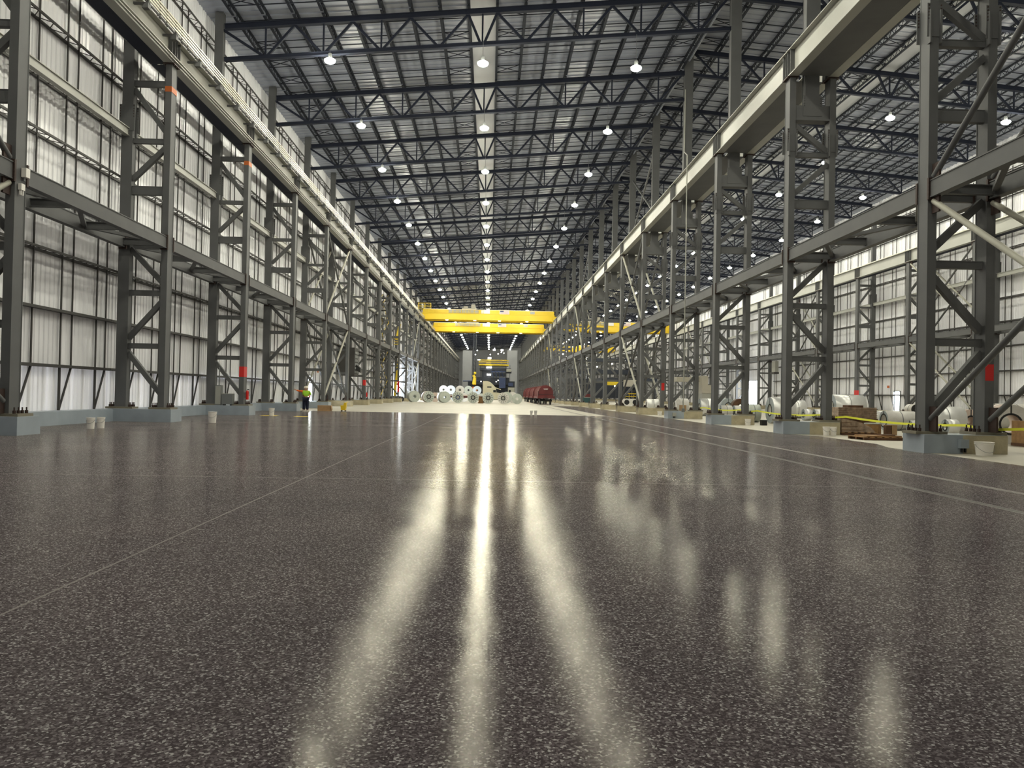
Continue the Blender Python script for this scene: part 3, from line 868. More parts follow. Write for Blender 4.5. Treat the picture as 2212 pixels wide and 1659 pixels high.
# ------------------------------------------------------------------ coils
def coil(name, r, ri, ln, mside, mend, core=None, spokes=False, straps=0, seam=False):
    """axis along local +y, resting on z=0; near face at y=-ln/2"""
    t = thing(name, 'x', 'coil')
    mb = MB(); mb.ring((0, -ln/2, r), (0, ln/2, r), r, ri, 36)
    o = mb.build('coil_body', [M[mside], M[mend]], t, smooth=False)
    me = o.data
    for p in me.polygons:
        if abs(p.normal.y) > .9: p.material_index = 1
        else: p.use_smooth = True
    mb = MB(); mb.ring((0, -ln/2-.012, r), (0, -ln/2, r), ri+(.11 if spokes else .05), ri-.02, 28); mb.build('core_rim', M[core or 'black'], t)
    if spokes:
        mb = MB()
        for k in range(12):
            a = 2*PI*k/12+.1
            p = Vector((math.cos(a)*(ri+.06), -ln/2-.006, r+math.sin(a)*(ri+.06))); q = Vector((math.cos(a)*r*.86, -ln/2-.006, r+math.sin(a)*r*.86))
            mb.bar(p, q, .045, .014, (0,1,0))
        mb.build('wrap_fold', M['black'], t)
        mb = MB(); mb.tube((0, -ln/2+.02, r), (0, ln/2-.02, r), ri, n=20); mb.build('core_plug', M['cage'], t)
    for k in range(straps):
        y = -ln/2+ln*(k+1)/(straps+1); mb = MB(); mb.ring((0, y-.02, r), (0, y+.02, r), r+.006, r-.01, 36); mb.build('strap', M['grey'], t)
    if seam:
        mb = MB(); mb.box(-.02, .02, -ln/2-.012, -ln/2, r+ri, 2*r-.01); mb.build('band_end', M['black'], t)
    return t
def put(t, x, y, z, rz, label, group=None):
    t.location = (x, y, z); t.rotation_euler = (0, 0, rz); tag(t, label, None, group); return t
def ground(px, py, back=0.):
    hz = 852+.0193*(px-1058); Y = 1.4*1741.28/(py-hz); return AT(px, py, Y+back).x, Y+back
fy = 123.
row = [(892, 'cpale', None, .38, False, 'pale coil with grey end, leftmost of the front row', 'cage'), (923, 'cpink', 'cpale', .30, True, 'spoked coil with dark core, second from left in the front row', 'black'),
       (957.7, 'cpale', None, .34, False, 'olive-grey coil with a plain end, third from left in the front row', 'cpale'), (988.2, 'cwrap', 'cpale', .08, True, 'spoked coil with blue core, fourth from left in the front row', 'blue'),
       (1021.7, 'cwrap', 'cpale', 0, True, 'spoked coil, fifth from left in the front row, left of the crate', 'black'), (1054.7, 'cwrap', 'cpale', -.03, True, 'spoked coil standing in front of the cream truck cab', 'black'),
       (1087.5, 'cwrap', 'cwrap', -.08, True, 'largest spoked white-rimmed coil, right of the cream truck', 'black'), (1117.4, 'cpale', None, -.05, False, 'pale green wrapped coil at the right end of the front row', 'cpale')]
for px, ms, me_, rz, sp, lab, core in row:
    t = coil('wrapped_coil', .86 if px != 1117.4 else .80, .24, 1.5 if rz > .2 else 1.25, ms, me_ or 'cpale', core, sp, 2 if rz > .2 else 0)
    x = AT(px, 860, fy).x; put(t, x, fy+.7, 0, rz, lab, 'wrapped coils in the front row')
bk = [(940, 'cpink', 131, 0, 'pinkish coil behind the second front coil'), (948, 'cpale', 144, 0, 'small pale coil at the left of the second row'), (965, 'cwrap', 144, 0, 'white lower coil left in the stack'), (984, 'cblue', 144, 0, 'bluish lower coil in the stack'),
      (1003, 'cwrap', 144, 0, 'white lower coil in the middle of the stack'), (1021.5, 'cpale', 144, 0, 'pale lower coil right in the stack'), (1040, 'cpale', 144, 0, 'lower coil beside the truck cab'),
      (958.3, 'cwrap', 144, 1, 'white coil on top, far left of the stack'), (974, 'cblue', 143, 1, 'brightest bluish coil on top of the stack'), (993.5, 'cwrap', 144, 1, 'white coil on top in the middle of the stack'),
      (1012, 'cpale', 144, 1, 'pale coil on top, right of the stack middle'), (1030.5, 'cblue', 144, 1, 'pale blue coil on top beside the truck'),
      (1094.7, 'cpale', 137, 0, 'tall pale coil behind the truck nose'), (1107, 'cwrap', 141, 0, 'rightmost pale coil behind the front row')]
for px, ms, Y, tier, lab in bk:
    r = .77 if px < 1090 else .95
    t = coil('wrapped_coil', r, .18, 1.3, ms, ms, 'cage', False)
    put(t, AT(px, 850, Y).x, Y, 1.31*tier if px < 1090 else .0, 0, lab+' behind the front row' if 'front row' not in lab else lab, 'wrapped coils stacked behind')
# crate between coils
t = thing('wooden_crate', 'brown wooden crate between the fifth and sixth front-row coils', 'crate', (AT(1038.5, 868, 124).x, 124, 0))
mb = MB(); mb.box(-.42, .42, 0, .8, 0, .12); mb.box(-.36, .36, .06, .74, .12, .95); mb.build('crate_box', M['wood'], t)
mb = MB(); mb.box(-.44, .44, -.02, .82, .95, 1.06); mb.build('crate_lid', M['woodd'], t)

# ------------------------------------------------------------------ truck
TX, TY = -1.2, 134.5
t = thing('semi_truck', 'cream semi truck cab with high roof parked behind the coils', 'truck', (TX, TY, 0))
prof = [(0, .55), (0, 3.62), (.75, 3.62), (1.25, 3.45), (1.75, 3.0), (2.15, 2.55), (2.3, 1.75), (3.6, 1.5), (3.75, .6)]
mb = MB(); mb.prism(prof, 'y', 0, 2.4); mb.build('cab_body', M['truck'], t)
mb = MB(); mb.prism([(2.1, 2.45), (2.05, 2.62), (3.05, 2.28), (3.02, 2.2)], 'y', .05, 2.35); mb.build('sun_visor', M['truck'], t)
mb = MB(); mb.box(1.75, 2.2, -.012, 0, 1.75, 2.15); mb.build('door_window', M['glass'], t)
mb = MB(); mb.box(.72, 1.45, -.012, 0, 2.52, 2.72); mb.build('sleeper_window', M['glass'], t)
mb = MB(); mb.bar((2.3, 1.2, 1.78), (2.12, 1.2, 2.45), 2.2, .02, (1,0,0)); mb.build('windscreen', M['glass'], t)
mb = MB(); mb.box(1.62, 1.635, -.014, 0, .8, 2.3); mb.box(2.25, 2.265, -.014, 0, .8, 1.7); mb.build('door_gap', M['grey'], t)
mb = MB(); mb.box(2.3, 2.36, -.25, -.02, 1.7, 2.2); mb.build('mirror', M['black'], t)
for x in (.2, 1.2, 3.1):
    mb = MB(); mb.tube((x, -.02, .5), (x, .35, .5), .5, n=20); w = mb.build('wheel', M['black'], t)
    mb = MB(); mb.tube((x, -.04, .5), (x, -.02, .5), .25, n=14); mb.build('wheel_hub', M['cage'], w)
mb = MB(); mb.box(-1.2, 3.2, .4, 2.0, .5, .75); mb.build('chassis', M['black'], t)
t = thing('flatbed_trailer', 'low flatbed trailer with reddish frame behind the front-row coils', 'trailer', (TX-9, TY, 0))
mb = MB(); mb.box(0, 8.7, 0, 2.4, 1.05, 1.22); mb.build('deck', M['cpink'], t)
mb = MB(); mb.box(.3, 8.4, .5, .7, .75, 1.05); mb.box(.3, 8.4, 1.7, 1.9, .75, 1.05); mb.build('frame', M['maroon'], t)
for x in (1.2, 2.4, 5.2):
    mb = MB(); mb.tube((x, 0, .5), (x, .3, .5), .5, n=20); w = mb.build('wheel', M['black'], t)
    mb = MB(); mb.tube((x, -.02, .5), (x, 0, .5), .28, n=14); mb.build('wheel_hub', M['maroon'], w)

# ------------------------------------------------------------------ coil railcars
def railcar(Y, lab, first):
    t = thing('coil_railcar', lab, 'railcar', (8.45, Y, 0), 0, 'dark red covered railcars in a line')
    L = 13.0; R = 1.08
    mb = MB(); mb.box(-1.15, 1.15, 0, L, .95, 1.22); mb.box(-1.3, 1.3, -.25, .0, .95, 1.3); mb.build('underframe', M['maroon'], t)
    for c in range(2):
        y0 = .9+c*5.8; y1 = y0+5.4
        pts = [(-R, 1.22)] + [(-R*math.cos(PI*k/16), 1.85+R*math.sin(PI*k/16)) for k in range(17)] + [(R, 1.22)]
        mb = MB(); mb.prism(pts, 'y', y0, y1)
        o = mb.build('coil_cover', [M['pinkish'], M['maroon']], t)
        for p in o.data.polygons:
            if abs(p.normal.y) > .9: p.material_index = 1
        rb = MB()
        for k in range(5):
            yy = y0+.05+k*(y1-y0-.2)/4
            n = len(pts)
            for q in range(n-1):
                rb.bar((pts[q][0]*1.02, yy, pts[q][1]), (pts[q+1][0]*1.02, yy, pts[q+1][1]), .05, .08, (0,1,0))
        rb.build('cover_rib', M['maroon'], o)
    mb = MB()
    for x in (-1.2, 1.2): mb.box(x-.03, x+.03, -.2, -.14, .9, 2.0)
    mb.box(-1.2, 1.2, -.2, -.15, 1.5, 1.55); mb.build('end_railing', M['black'], t)
    mb = MB(); mb.box(-.18, .18, -.75, -.25, .75, 1.0); mb.build('coupler', M['black'], t)
    mb = MB(); mb.box(1.34, 1.4, -.5, -.44, .45, 2.05); mb.build('brake_post', M['black'], t)
    if first:
        mb = MB(); mb.box(-.35, .35, .885, .9, 2.38, 2.44); mb.box(-.30, .30, .885, .9, 2.27, 2.31); mb.build('cover_marking', M['signw'], t)
    for y in (1.6, L-1.9):
        mb = MB(); mb.box(-.95, .95, y-1.0, y+1.0, .5, .78); tr = mb.build('bogie', M['black'], t)
        for yy in (y-.75, y+.75):
            for x in (-.75, .75):
                mb = MB(); mb.tube((x-.07, yy, .44), (x+.07, yy, .44), .44, n=18); mb.build('wheel', M['black'], tr)
names = ['nearest dark red covered coil railcar with markings on its end', 'second covered coil railcar behind the nearest one', 'third covered coil railcar in the line', 'fourth covered coil railcar, farthest in the line']
for k in range(4): railcar(120.9+k*14.6, names[k], k == 0)
mb = MB()
for x in (7.7, 9.2): mb.box(x-.035, x+.035, 112, 185, -.004, .004)
struct('trim_3', mb, M['rail'])

# ------------------------------------------------------------------ rolling mill far down the hall
MY = 250.
t = thing('rolling_mill', 'dark blue multi-storey mill stand with lit platforms at the far end', 'mill', (3, MY, 0))
def mp(name, fn, m, par=t):
    mb = MB(); fn(mb); mb.v = [(a-3, b-MY, c) for a, b, c in mb.v]; return mb.build(name, M[m], par)
mp('housing', lambda b: [bx(b, 1036, 1102, 796, 800, MY, 9), bx(b, 1040, 1061, 800, 822, MY+1, 4), bx(b, 1062, 1092, 806, 812, MY, 6), bx(b, 1020, 1100, 816, 830, MY+2, 6), bx(b, 1010, 1112, 824, 860, MY+6, 3)], 'dark')
for px in (1036, 1045, 1062, 1091, 1100):
    mp('tower_column', lambda b: bx(b, px, px+2.2, 789, 858, MY-.5, .5), 'dark')
for px in (1022, 1027):
    mp('mast', lambda b: bx(b, px, px+1.2, 700, 858, MY+4, .5), 'dark')
mp('mast_lattice', lambda b: [b.bar(AT(1022.6, 705+k*9, MY+4.2), AT(1027.6, 714+k*9, MY+4.2), .1, .1) for k in range(16)], 'dark')
pf = mp('platform', lambda b: bx(b, 1034, 1099, 787.3, 788.6, MY-1, 9), 'yellow2')
mp('railing', lambda b: [bx(b, px, px+.6, 775, 787, MY-1, .1) for px in range(1035, 1099, 8)] + [bx(b, 1034, 1099, 778, 778.4, MY-1, .1), bx(b, 1034, 1099, 782, 782.4, MY-1, .1)], 'yellow2', pf)
mp('side_platform', lambda b: [bx(b, 1092, 1105, 802, 806, MY-2, 5), bx(b, 1093, 1104, 796, 802, MY-1, 3)], 'dark')
mp('control_cabin', lambda b: bx(b, 1094, 1104, 797, 803, MY-3, 2), 'cage')
mp('stair_block', lambda b: [bx(b, 1050, 1061, 782, 785, MY, 2), bx(b, 1053, 1061, 772, 779, MY+1, 2)], 'beige')
for a, b_, c, d in ((1051, 1062, 792, 795.4), (1052, 1060.5, 807.5, 811), (1032, 1037, 776.5, 778), (1065, 1070.5, 754.5, 757), (1082, 1087, 754.5, 758.5), (1054, 1061, 772, 775)):
    mp('work_light', lambda m_: bx(m_, a, b_, c, d, MY-1.3, .1), 'lampm')
for px, py in ((1031, 757), (1068.5, 752.5), (1083, 761), (1088.5, 763), (1076, 764.5), (1059, 766), (1027, 766), (1039, 824), (1072, 824.5), (1076, 821.5)):
    mp('spot_light', lambda m_: m_.ball(AT(px, py, MY-1.5), .16, 8, 6), 'lampm')
mp('pipework', lambda b: [b.tube(AT(1062+k*7, 800, MY-1), AT(1066+k*7, 815, MY-1), .12, n=6) for k in range(4)] + [b.tube(AT(1060, 803, MY-1), AT(1092, 803, MY-1), .2, n=8), b.tube(AT(1000, 823, MY), AT(1035, 823, MY), .2, n=8)], 'blue')
mp('blue_skid', lambda b: [bx(b, 1078, 1092, 816, 838, MY-3, 2), bx(b, 1098, 1108, 827, 834, MY-3, 2)], 'blue')
# grey tall liner panels at both sides of the mill opening
for a, b_, c in ((998, 1020, 'left'), (1094, 1118, 'right')):
    mb = MB(); p, q = AT(a, 858, 300), AT(b_, 757, 300)
    for k in range(9):
        x = p.x+(q.x-p.x)*k/9; mb.box(x, x+(q.x-p.x)/9*.9, 300, 300.2, 0, q.z)
    mb.box(p.x, q.x, 300.15, 300.4, 0, q.z)
    o = mb.build('partition_panel', M['far']); tag(o, 'tall grey ribbed partition on the %s side of the far mill' % c, 'partition')
# yellow painted robot arm / hose tower
t = thing('yellow_jib', 'yellow upright hose or robot arm standing among the coils', 'robot', (AT(1025, 860, 165).x, 165, 0))
X0 = t.location.x
def jp(name, fn, m):
    mb = MB(); fn(mb); mb.v = [(a-X0, b-165, c) for a, b, c in mb.v]; mb.build(name, M[m], t, smooth=True)
jp('base', lambda b: b.box(X0-.5, X0+.5, 164.6, 165.4, 0, 2.9), 'orange')
jp('lower_arm', lambda b: b.tube(AT(1024, 830, 165), AT(1025.5, 815, 165), .42, .3, 10), 'yellow2')
jp('upper_arm', lambda b: [b.tube(AT(1025.5, 815, 165), AT(1022.5, 810, 165), .3, .25, 10), b.ball(AT(1026, 806, 165), .28)], 'yellow2')
jp('joint_drum', lambda b: b.tube(AT(1021, 828.5, 165), AT(1028, 828.5, 165), .3, n=12), 'yellow2')
# white and blue boxes far right of the mill, small kiosk
t = thing('white_kiosk', 'small white control cabinet beside the railcars at the mill', 'cabinet', (AT(1104, 858, 200).x, 200, 0))
mb = MB(); mb.box(-.8, .8, 0, 1, 0, 3.2); mb.build('cabinet_body', M['cage'], t)
mb = MB(); mb.box(-.6, -.1, -.02, 0, 1.8, 2.6); mb.build('window', M['glass'], t)

# ------------------------------------------------------------------ stair tower and boom lift at the left wall
SX, SY = -15.9, yl(8)+1.0
t = thing('stair_tower', 'steel zigzag stair tower against the left wall, left of the boom lift', 'stairs', (SX, SY, 0))
for k in range(7):
    z0 = k*2.1; a, b_ = (.6, 7.2) if k % 2 == 0 else (7.2, .6)
    mb = MB()
    for x in (.1, .95): mb.bar((x, a, z0+.05), (x, b_, z0+2.15), .06, .24)
    for q in range(11): mb.box(.1, .95, a+(b_-a)*(q+.5)/11-.13, a+(b_-a)*(q+.5)/11+.13, z0+.05+2.1*(q+.5)/11, z0+.09+2.1*(q+.5)/11)
    s_ = mb.build('stair_flight', M['steel'], t)
    mb = MB()
    for x in (.1, .95): mb.bar((x, a, z0+1.05), (x, b_, z0+3.1), .05, .05)
    mb.build('handrail', M['yellow2'], s_)
    mb = MB(); yy = b_; mb.box(0, 1.6, min(yy, yy+(.9 if yy > 4 else -.9)), max(yy, yy+(.9 if yy > 4 else -.9)), z0+2.05, z0+2.15); mb.build('landing', M['girt'], t)
for x, y in ((0, -.3), (1.6, -.3), (0, 8.1), (1.6, 8.1)):
    mb = MB(); mb.box(x-.06, x+.06, y-.06, y+.06, 0, 15.5); mb.build('tower_post', M['steel'], t)
BX = AT(852, 860, 126).x
t = thing('boom_lift', 'tall yellow articulated boom lift raised beside the left wall', 'lift', (BX, 126, 0))
def bp(name, pts, r, m='yellow2'):
    mb = MB()
    for p, q in zip(pts[:-1], pts[1:]): mb.bar(Vector(p), Vector(q), r, r)
    mb.build(name, M[m], t)
mb = MB(); mb.box(-.7, .9, -.9, .9, .3, .9); mb.build('chassis', M['grey'], t)
for x in (-.7, 1.):
    for y in (-1.0, 1.0):
        mb = MB(); mb.tube((x, y-.15, .4), (x, y+.15, .4), .4, n=16); mb.build('wheel', M['black'], t)
bp('lower_boom', [(0, 0, .9), (.5, 0, 6.3)], .3); bp('middle_boom', [(.5, 0, 6.3), (.62, 0, 12.1)], .24); bp('upper_boom', [(.62, 0, 12.1), (.1, -.2, 9.6)], .32)
mb = MB()
for z in (8.9, 9.3, 9.8): mb.box(-.35, .45, -.6, .2, z-.03, z+.03)
for x, y in ((-.35, -.6), (.45, -.6), (-.35, .2), (.45, .2)): mb.box(x-.03, x+.03, y-.03, y+.03, 8.9, 9.8)
mb.box(-.35, .45, -.6, .2, 8.85, 8.9); mb.build('basket', M['yellow2'], t)

# ------------------------------------------------------------------ left wall bits
def simple(name, lab, cat, parts, loc=(0,0,0), rz=0, group=None):
    t = thing(name, lab, cat, loc, rz, group)
    for pn, fn, m in parts:
        mb = MB(); fn(mb); mb.build(pn, M[m], t)
    return t
simple('electrical_cabinet', 'tall narrow grey electrical cabinet on the pier under the fourth left column', 'cabinet',
       [('body', lambda b: b.box(-.17, .17, -.15, .15, .0, 1.1), 'grey'), ('door', lambda b: b.box(-.14, .14, -.165, -.15, .05, 1.05), 'cage'), ('conduit', lambda b: b.tube((0, 0, 1.1), (0, 0, 2.1), .03), 'grey')], (-14.85, yl(2)-.2, .522))
simple('equipment_box', 'square dark grey box on the pier beside the narrow cabinet', 'box',
       [('body', lambda b: b.box(-.28, .28, -.2, .2, .06, .62), 'grey'), ('foot', lambda b: b.box(-.24, -.16, -.18, .18, 0, .06), 'black'), ('foot', lambda b: b.box(.16, .24, -.18, .18, 0, .06), 'black'), ('lid', lambda b: b.box(-.29, .29, -.21, .21, .62, .65), 'cage')], (-14.32, yl(2)-.28, .522))
def extinguisher(loc, lab):
    simple('fire_extinguisher', lab, 'extinguisher',
       [('tank', lambda b: b.lathe([(.001, 0), (.08, .01), (.08, .42), (.05, .5), (.02, .52), (.001, .52)], n=14), 'red'), ('handle', lambda b: b.box(-.02, .1, -.015, .015, .54, .58), 'black'),
        ('hose', lambda b: b.tube((.08, 0, .54), (.11, 0, .2), .012, n=6), 'black'), ('bracket', lambda b: b.box(-.13, -.07, -.05, .05, .1, .4), 'grey')], loc)
extinguisher((-13.37, yl(2)+.0, .85), 'red fire extinguisher on the fourth left column below its red band')
extinguisher((-13.37, yl(6)+.0, .85), 'red fire extinguisher on the eighth left column')
simple('air_handler', 'dark louvred air handling unit hung on the left wall behind crossed braces', 'heater',
       [('casing', lambda b: b.box(-.8, .8, -1.2, 1.2, 0, 2.9), 'girt')] + [('louvre', lambda b, k=k: b.box(.8, .86, -1.1, 1.1, .25+k*.4, .5+k*.4), 'grey') for k in range(6)] + [('outlet_hood', lambda b: b.prism([(.8, .6), (1.3, .3), (1.3, .8), (.8, 1.2)], 'y', -.5, .5), 'black')], (-14.95, 85.5, 3.1))
simple('junction_box', 'small pale box fixed to the left column nearest the camera at beam height', 'box',
       [('box', lambda b: b.box(0, .1, -.09, .09, 0, .18), 'white'), ('plug', lambda b: b.box(.02, .07, -.07, -.03, -.14, 0), 'white'), ('plug', lambda b: b.box(.02, .07, .03, .07, -.14, 0), 'white')], (-13.49, yl(0)-.05, 6.95))
simple('light_fitting', 'small pale tilted box above the junction box on the nearest left column', 'box',
       [('box', lambda b: b.box(0, .14, -.1, .1, 0, .26), 'white'), ('arm', lambda b: b.box(0, .05, -.03, .03, -.1, 0), 'grey')], (-13.49, yl(0)+.1, 7.35))
# door frames and exit signs near the openings
def door(x, y0, y1, z0, z1, s, n):
    mb = MB()
    for y in (y0-.06, y1): mb.box(x, x+s*.12, y, y+.06, z0, z1) if s > 0 else mb.box(x+s*.12, x, y, y+.06, z0, z1)
    mb.box(min(x, x+s*.12), max(x, x+s*.12), y0-.06, y1+.06, z1, z1+.08)
    struct('door_%d' % n, mb, M['grey'])
door(XWL, *holesL[0], 1, 1); door(XWL, *holesL[1], 1, 2); door(XWR, *holesR[0], -1, 3); door(XWR, *holesR[1], -1, 4)
simple('exit_sign', 'small reddish lit sign beside the open door behind the workers', 'sign', [('plate', lambda b: b.box(0, .05, -.18, .18, 0, .2), 'orange')], (XWL+.14, 75., 3.1))
simple('exit_sign', 'small reddish sign above the small bright door in the far right wall', 'sign', [('plate', lambda b: b.box(-.05, 0, -.2, .2, 0, .25), 'orange')], (XWR-.14, 84.9, 2.9))

# ------------------------------------------------------------------ buckets
def bucket(r=.15, h=.37, lid=True, mp_='white'):
    t = thing('bucket', 'x', 'bucket')
    mb = MB(); mb.lathe([(.001, 0), (r*.84, 0), (r*.98, h*.82), (r*1.04, h*.83), (r*1.04, h*.88), (r, h*.89), (r, h*.96)], n=20); mb.build('pail', M[mp_], t, smooth=True)
    if lid:
        mb = MB(); mb.lathe([(r*1.05, h*.94), (r*1.07, h), (r*.9, h*1.0), (r*.88, h*.985), (.001, h*.985)], n=20); mb.build('lid', M['white'], t, smooth=True)
    mb = MB()
    for k in range(10):
        a, b_ = PI*k/10, PI*(k+1)/10
        mb.tube((r*1.06*math.cos(a), -r*1.06*math.sin(a)*.95, h*.8-r*.9*math.sin(a)), (r*1.06*math.cos(b_), -r*1.06*math.sin(b_)*.95, h*.8-r*.9*math.sin(b_)), .005, n=5)
    mb.build('wire_handle', M['grey'], t)
    return t
for px, py, r, h, lab in ((191.5, 925.3, .13, .37, 'white bucket on the dark floor, left one of the pair by the left kerb'), (213.5, 924, .13, .37, 'white bucket on the dark floor, right one of the pair by the left kerb'),
        (455.5, 913, .17, .46, 'taller white bucket alone in front of the left kerb'), (585, 898, .15, .42, 'white bucket before the left pier, nearer the workers'),
        (2137.5, 987.5, .235, .37, 'wide pale tub in front of the nearest bare concrete pier'), (1788, 943, .135, .37, 'left one of two white buckets beside the second nearest right pier'), (1803, 943, .125, .36, 'right one of two white buckets beside the second nearest right pier'),
        (1617.5, 919.5, .16, .34, 'white bucket against the third nearest right pier'), (1494, 905, .165, .33, 'white bucket against the fourth nearest right pier'), (1426, 899, .17, .36, 'white bucket against the fifth nearest right pier'),
        (1148, 897.5, .09, .33, 'slim white pot, left one of the two on the far floor edge'), (1157, 897.5, .10, .34, 'slim white pot, right one of the two on the far floor edge')):
    x, y = ground(px, py, .0); t = bucket(r, h); t.location = (x, y+r, 0); tag(t, lab, None, 'white buckets on the floor')

# ------------------------------------------------------------------ people
def skin_body(name, verts, edges, radii, m, parent, sub=2, smooth=True):
    me = bpy.data.meshes.new(name); me.from_pydata([Vector(v) for v in verts], edges, []); me.materials.append(M[m])
    o = bpy.data.objects.new(name, me); COL.objects.link(o); o.parent = parent
    md = o.modifiers.new('skin', 'SKIN'); md.use_smooth_shade = True
    for i, r in enumerate(radii):
        rr = r if isinstance(r, tuple) else (r, r)
        me.skin_vertices[0].data[i].radius = rr
    me.skin_vertices[0].data[0].use_root = True
    sb = o.modifiers.new('subsurf', 'SUBSURF'); sb.levels = 1; sb.render_levels = sub
    return o
def person(label, loc, rz, shirt, trousers, pose):
    t = thing('person', label, 'person', loc, rz)
    J = dict(pel=(0,0,.92), wa=(0,0,1.05), ch=(0,.0,1.28), ne=(0,0,1.43), hd=(0,-.01,1.52), ht=(0,-.01,1.64))
    for s, k in ((-1, 'l'), (1, 'r')):
        J['hip'+k] = (s*.09, 0, .88); J['kn'+k] = (s*.11, -.02, .48); J['an'+k] = (s*.12, .02, .09); J['to'+k] = (s*.13, -.15, .04)
        J['sh'+k] = (s*.19, 0, 1.38)
        el, wr = pose[k]; J['el'+k] = el; J['wr'+k] = wr
    ids = list(J); ix = {n: i for i, n in enumerate(ids)}
    R = dict(pel=(.155,.12), wa=(.165,.13), ch=(.18,.125), ne=(.055,.055), hd=(.075,.09), ht=(.06,.07))
    for k in 'lr': R.update({'hip'+k: .085, 'kn'+k: .055, 'an'+k: .04, 'to'+k: .035, 'sh'+k: .055, 'el'+k: .042, 'wr'+k: .028})
    E = [('pel','wa'),('wa','ch'),('ch','ne'),('ne','hd'),('hd','ht')]
    for k in 'lr': E += [('pel','hip'+k),('hip'+k,'kn'+k),('kn'+k,'an'+k),('an'+k,'to'+k),('ch','sh'+k),('sh'+k,'el'+k),('el'+k,'wr'+k)]
    V = [J[n] for n in ids]; RR = [((R[n][0]*.62, R[n][1]*.62) if n in ('pel', 'wa', 'ch') else R[n]) for n in ids]; EE = [(ix[a], ix[b]) for a, b in E]
    # hands: palm plus five bent fingers
    for k in 'lr':
        w = Vector(J['wr'+k]); d = (w-Vector(J['el'+k])).normalized(); sd = d.cross(Vector((0,1,0)))
        if sd.length < .2: sd = d.cross(Vector((1,0,0)))
        sd.normalize(); nn = d.cross(sd)
        V.append(tuple(w+d*.07)); RR.append((.035, .018)); p = len(V)-1; EE.append((ix['wr'+k], p))
        for q, (off, ln) in enumerate(((-.033, .07), (-.011, .08), (.011, .077), (.033, .06))):
            a = w+d*.10+sd*off; V.append(tuple(a)); RR.append(.0095); EE.append((p, len(V)-1))
            V.append(tuple(a+d*ln*.5+nn*.008)); RR.append(.0085); EE.append((len(V)-2, len(V)-1))
            V.append(tuple(a+d*ln*.85+nn*.03)); RR.append(.0075); EE.append((len(V)-2, len(V)-1))
        V.append(tuple(w+d*.05+sd*-.045+nn*.01)); RR.append(.011); EE.append((p, len(V)-1))
        V.append(tuple(w+d*.09+sd*-.06+nn*.02)); RR.append(.009); EE.append((len(V)-2, len(V)-1))
    body = skin_body('body', V, EE, RR, 'skin', t)
    # face (towards local -y)
    mb = MB(); mb.ball((0, -.105, 1.54), .016, 8, 6, 0, (1, 1.3, 1.4)); mb.build('nose', M['skin'], body, smooth=True)
    for s in (-1, 1):
        mb = MB(); mb.ball((s*.033, -.09, 1.565), .010, 8, 6); mb.build('eye', M['glass'], body, smooth=True)
        mb = MB(); mb.ball((s*.088, 0, 1.55), .022, 8, 6, 0, (.4, .8, 1.3)); mb.build('ear', M['skin'], body, smooth=True)
    mb = MB(); mb.box(-.025, .025, -.099, -.09, 1.492, 1.50); mb.build('mouth', M['maroon'], body)
    def cloth(name, keys, grow, m, ends=None):
        ids2 = keys; i2 = {n: i for i, n in enumerate(ids2)}
        vv = []; rr = []
        for n in ids2:
            p = Vector(J[n])
            if ends and n in ends: p = p.lerp(Vector(J[ends[n][0]]), ends[n][1])
            vv.append(tuple(p)); r = R[n]; r = r if isinstance(r, tuple) else (r, r); rr.append((r[0]+grow, r[1]+grow))
        ee = [(i2[a], i2[b]) for a, b in E if a in i2 and b in i2]
        return skin_body(name, vv, ee, rr, m, t)
    cloth('shirt', ['wa', 'ch', 'ne', 'shl', 'shr', 'ell', 'elr'] + (['wrl', 'wrr'] if shirt == 'orangec' else []), .022, shirt, {'ne': ('ch', .35), 'wa': ('pel', .75)} if shirt != 'orangec' else {'ne': ('ch', .35), 'wa': ('pel', .75), 'wrl': ('ell', .12), 'wrr': ('elr', .12)})
    cloth('trousers', ['pel', 'hipl', 'hipr', 'knl', 'knr', 'anl', 'anr'], .022, trousers, {'anl': ('knl', .08), 'anr': ('knr', .08)})
    for s in (-1, 1):
        mb = MB(); mb.prism([(-.20, 0), (.09, 0), (.09, .1), (.0, .12), (-.12, .07), (-.2, .05)], 'x', s*.125-.052, s*.125+.052); mb.build('shoe', M['shoe'], t)
    mb = MB(); mb.lathe([(.118, 0), (.116, .04), (.10, .09), (.06, .125), (.001, .135)], (0, -.005, 1.585), 18); h = mb.build('hard_hat', M['hat'], t, smooth=True)
    mb = MB(); mb.lathe([(.15, -.004), (.118, .006), (.118, .02)], (0, -.02, 1.585), 18); mb.build('brim', M['hat'], h, smooth=True)
    return t
px_, py_ = ground(661, 889.3)
person('person in a lime shirt, dark trousers and white hard hat, seen from behind', (px_, py_, 0), PI-.15, 'hiviz', 'navy',
       {'l': ((-.27, -.10, 1.12), (-.20, -.28, 1.05)), 'r': ((.27, -.10, 1.12), (.20, -.28, 1.05))})
person('person in an orange shirt pointing left, standing behind the lime-shirted one', (px_-.24, py_+.75, 0), PI+.1, 'orangec', 'navy',
       {'l': ((-.26, -.02, 1.12), (-.25, -.12, .9)), 'r': ((.43, -.02, 1.38), (.62, -.02, 1.45))})
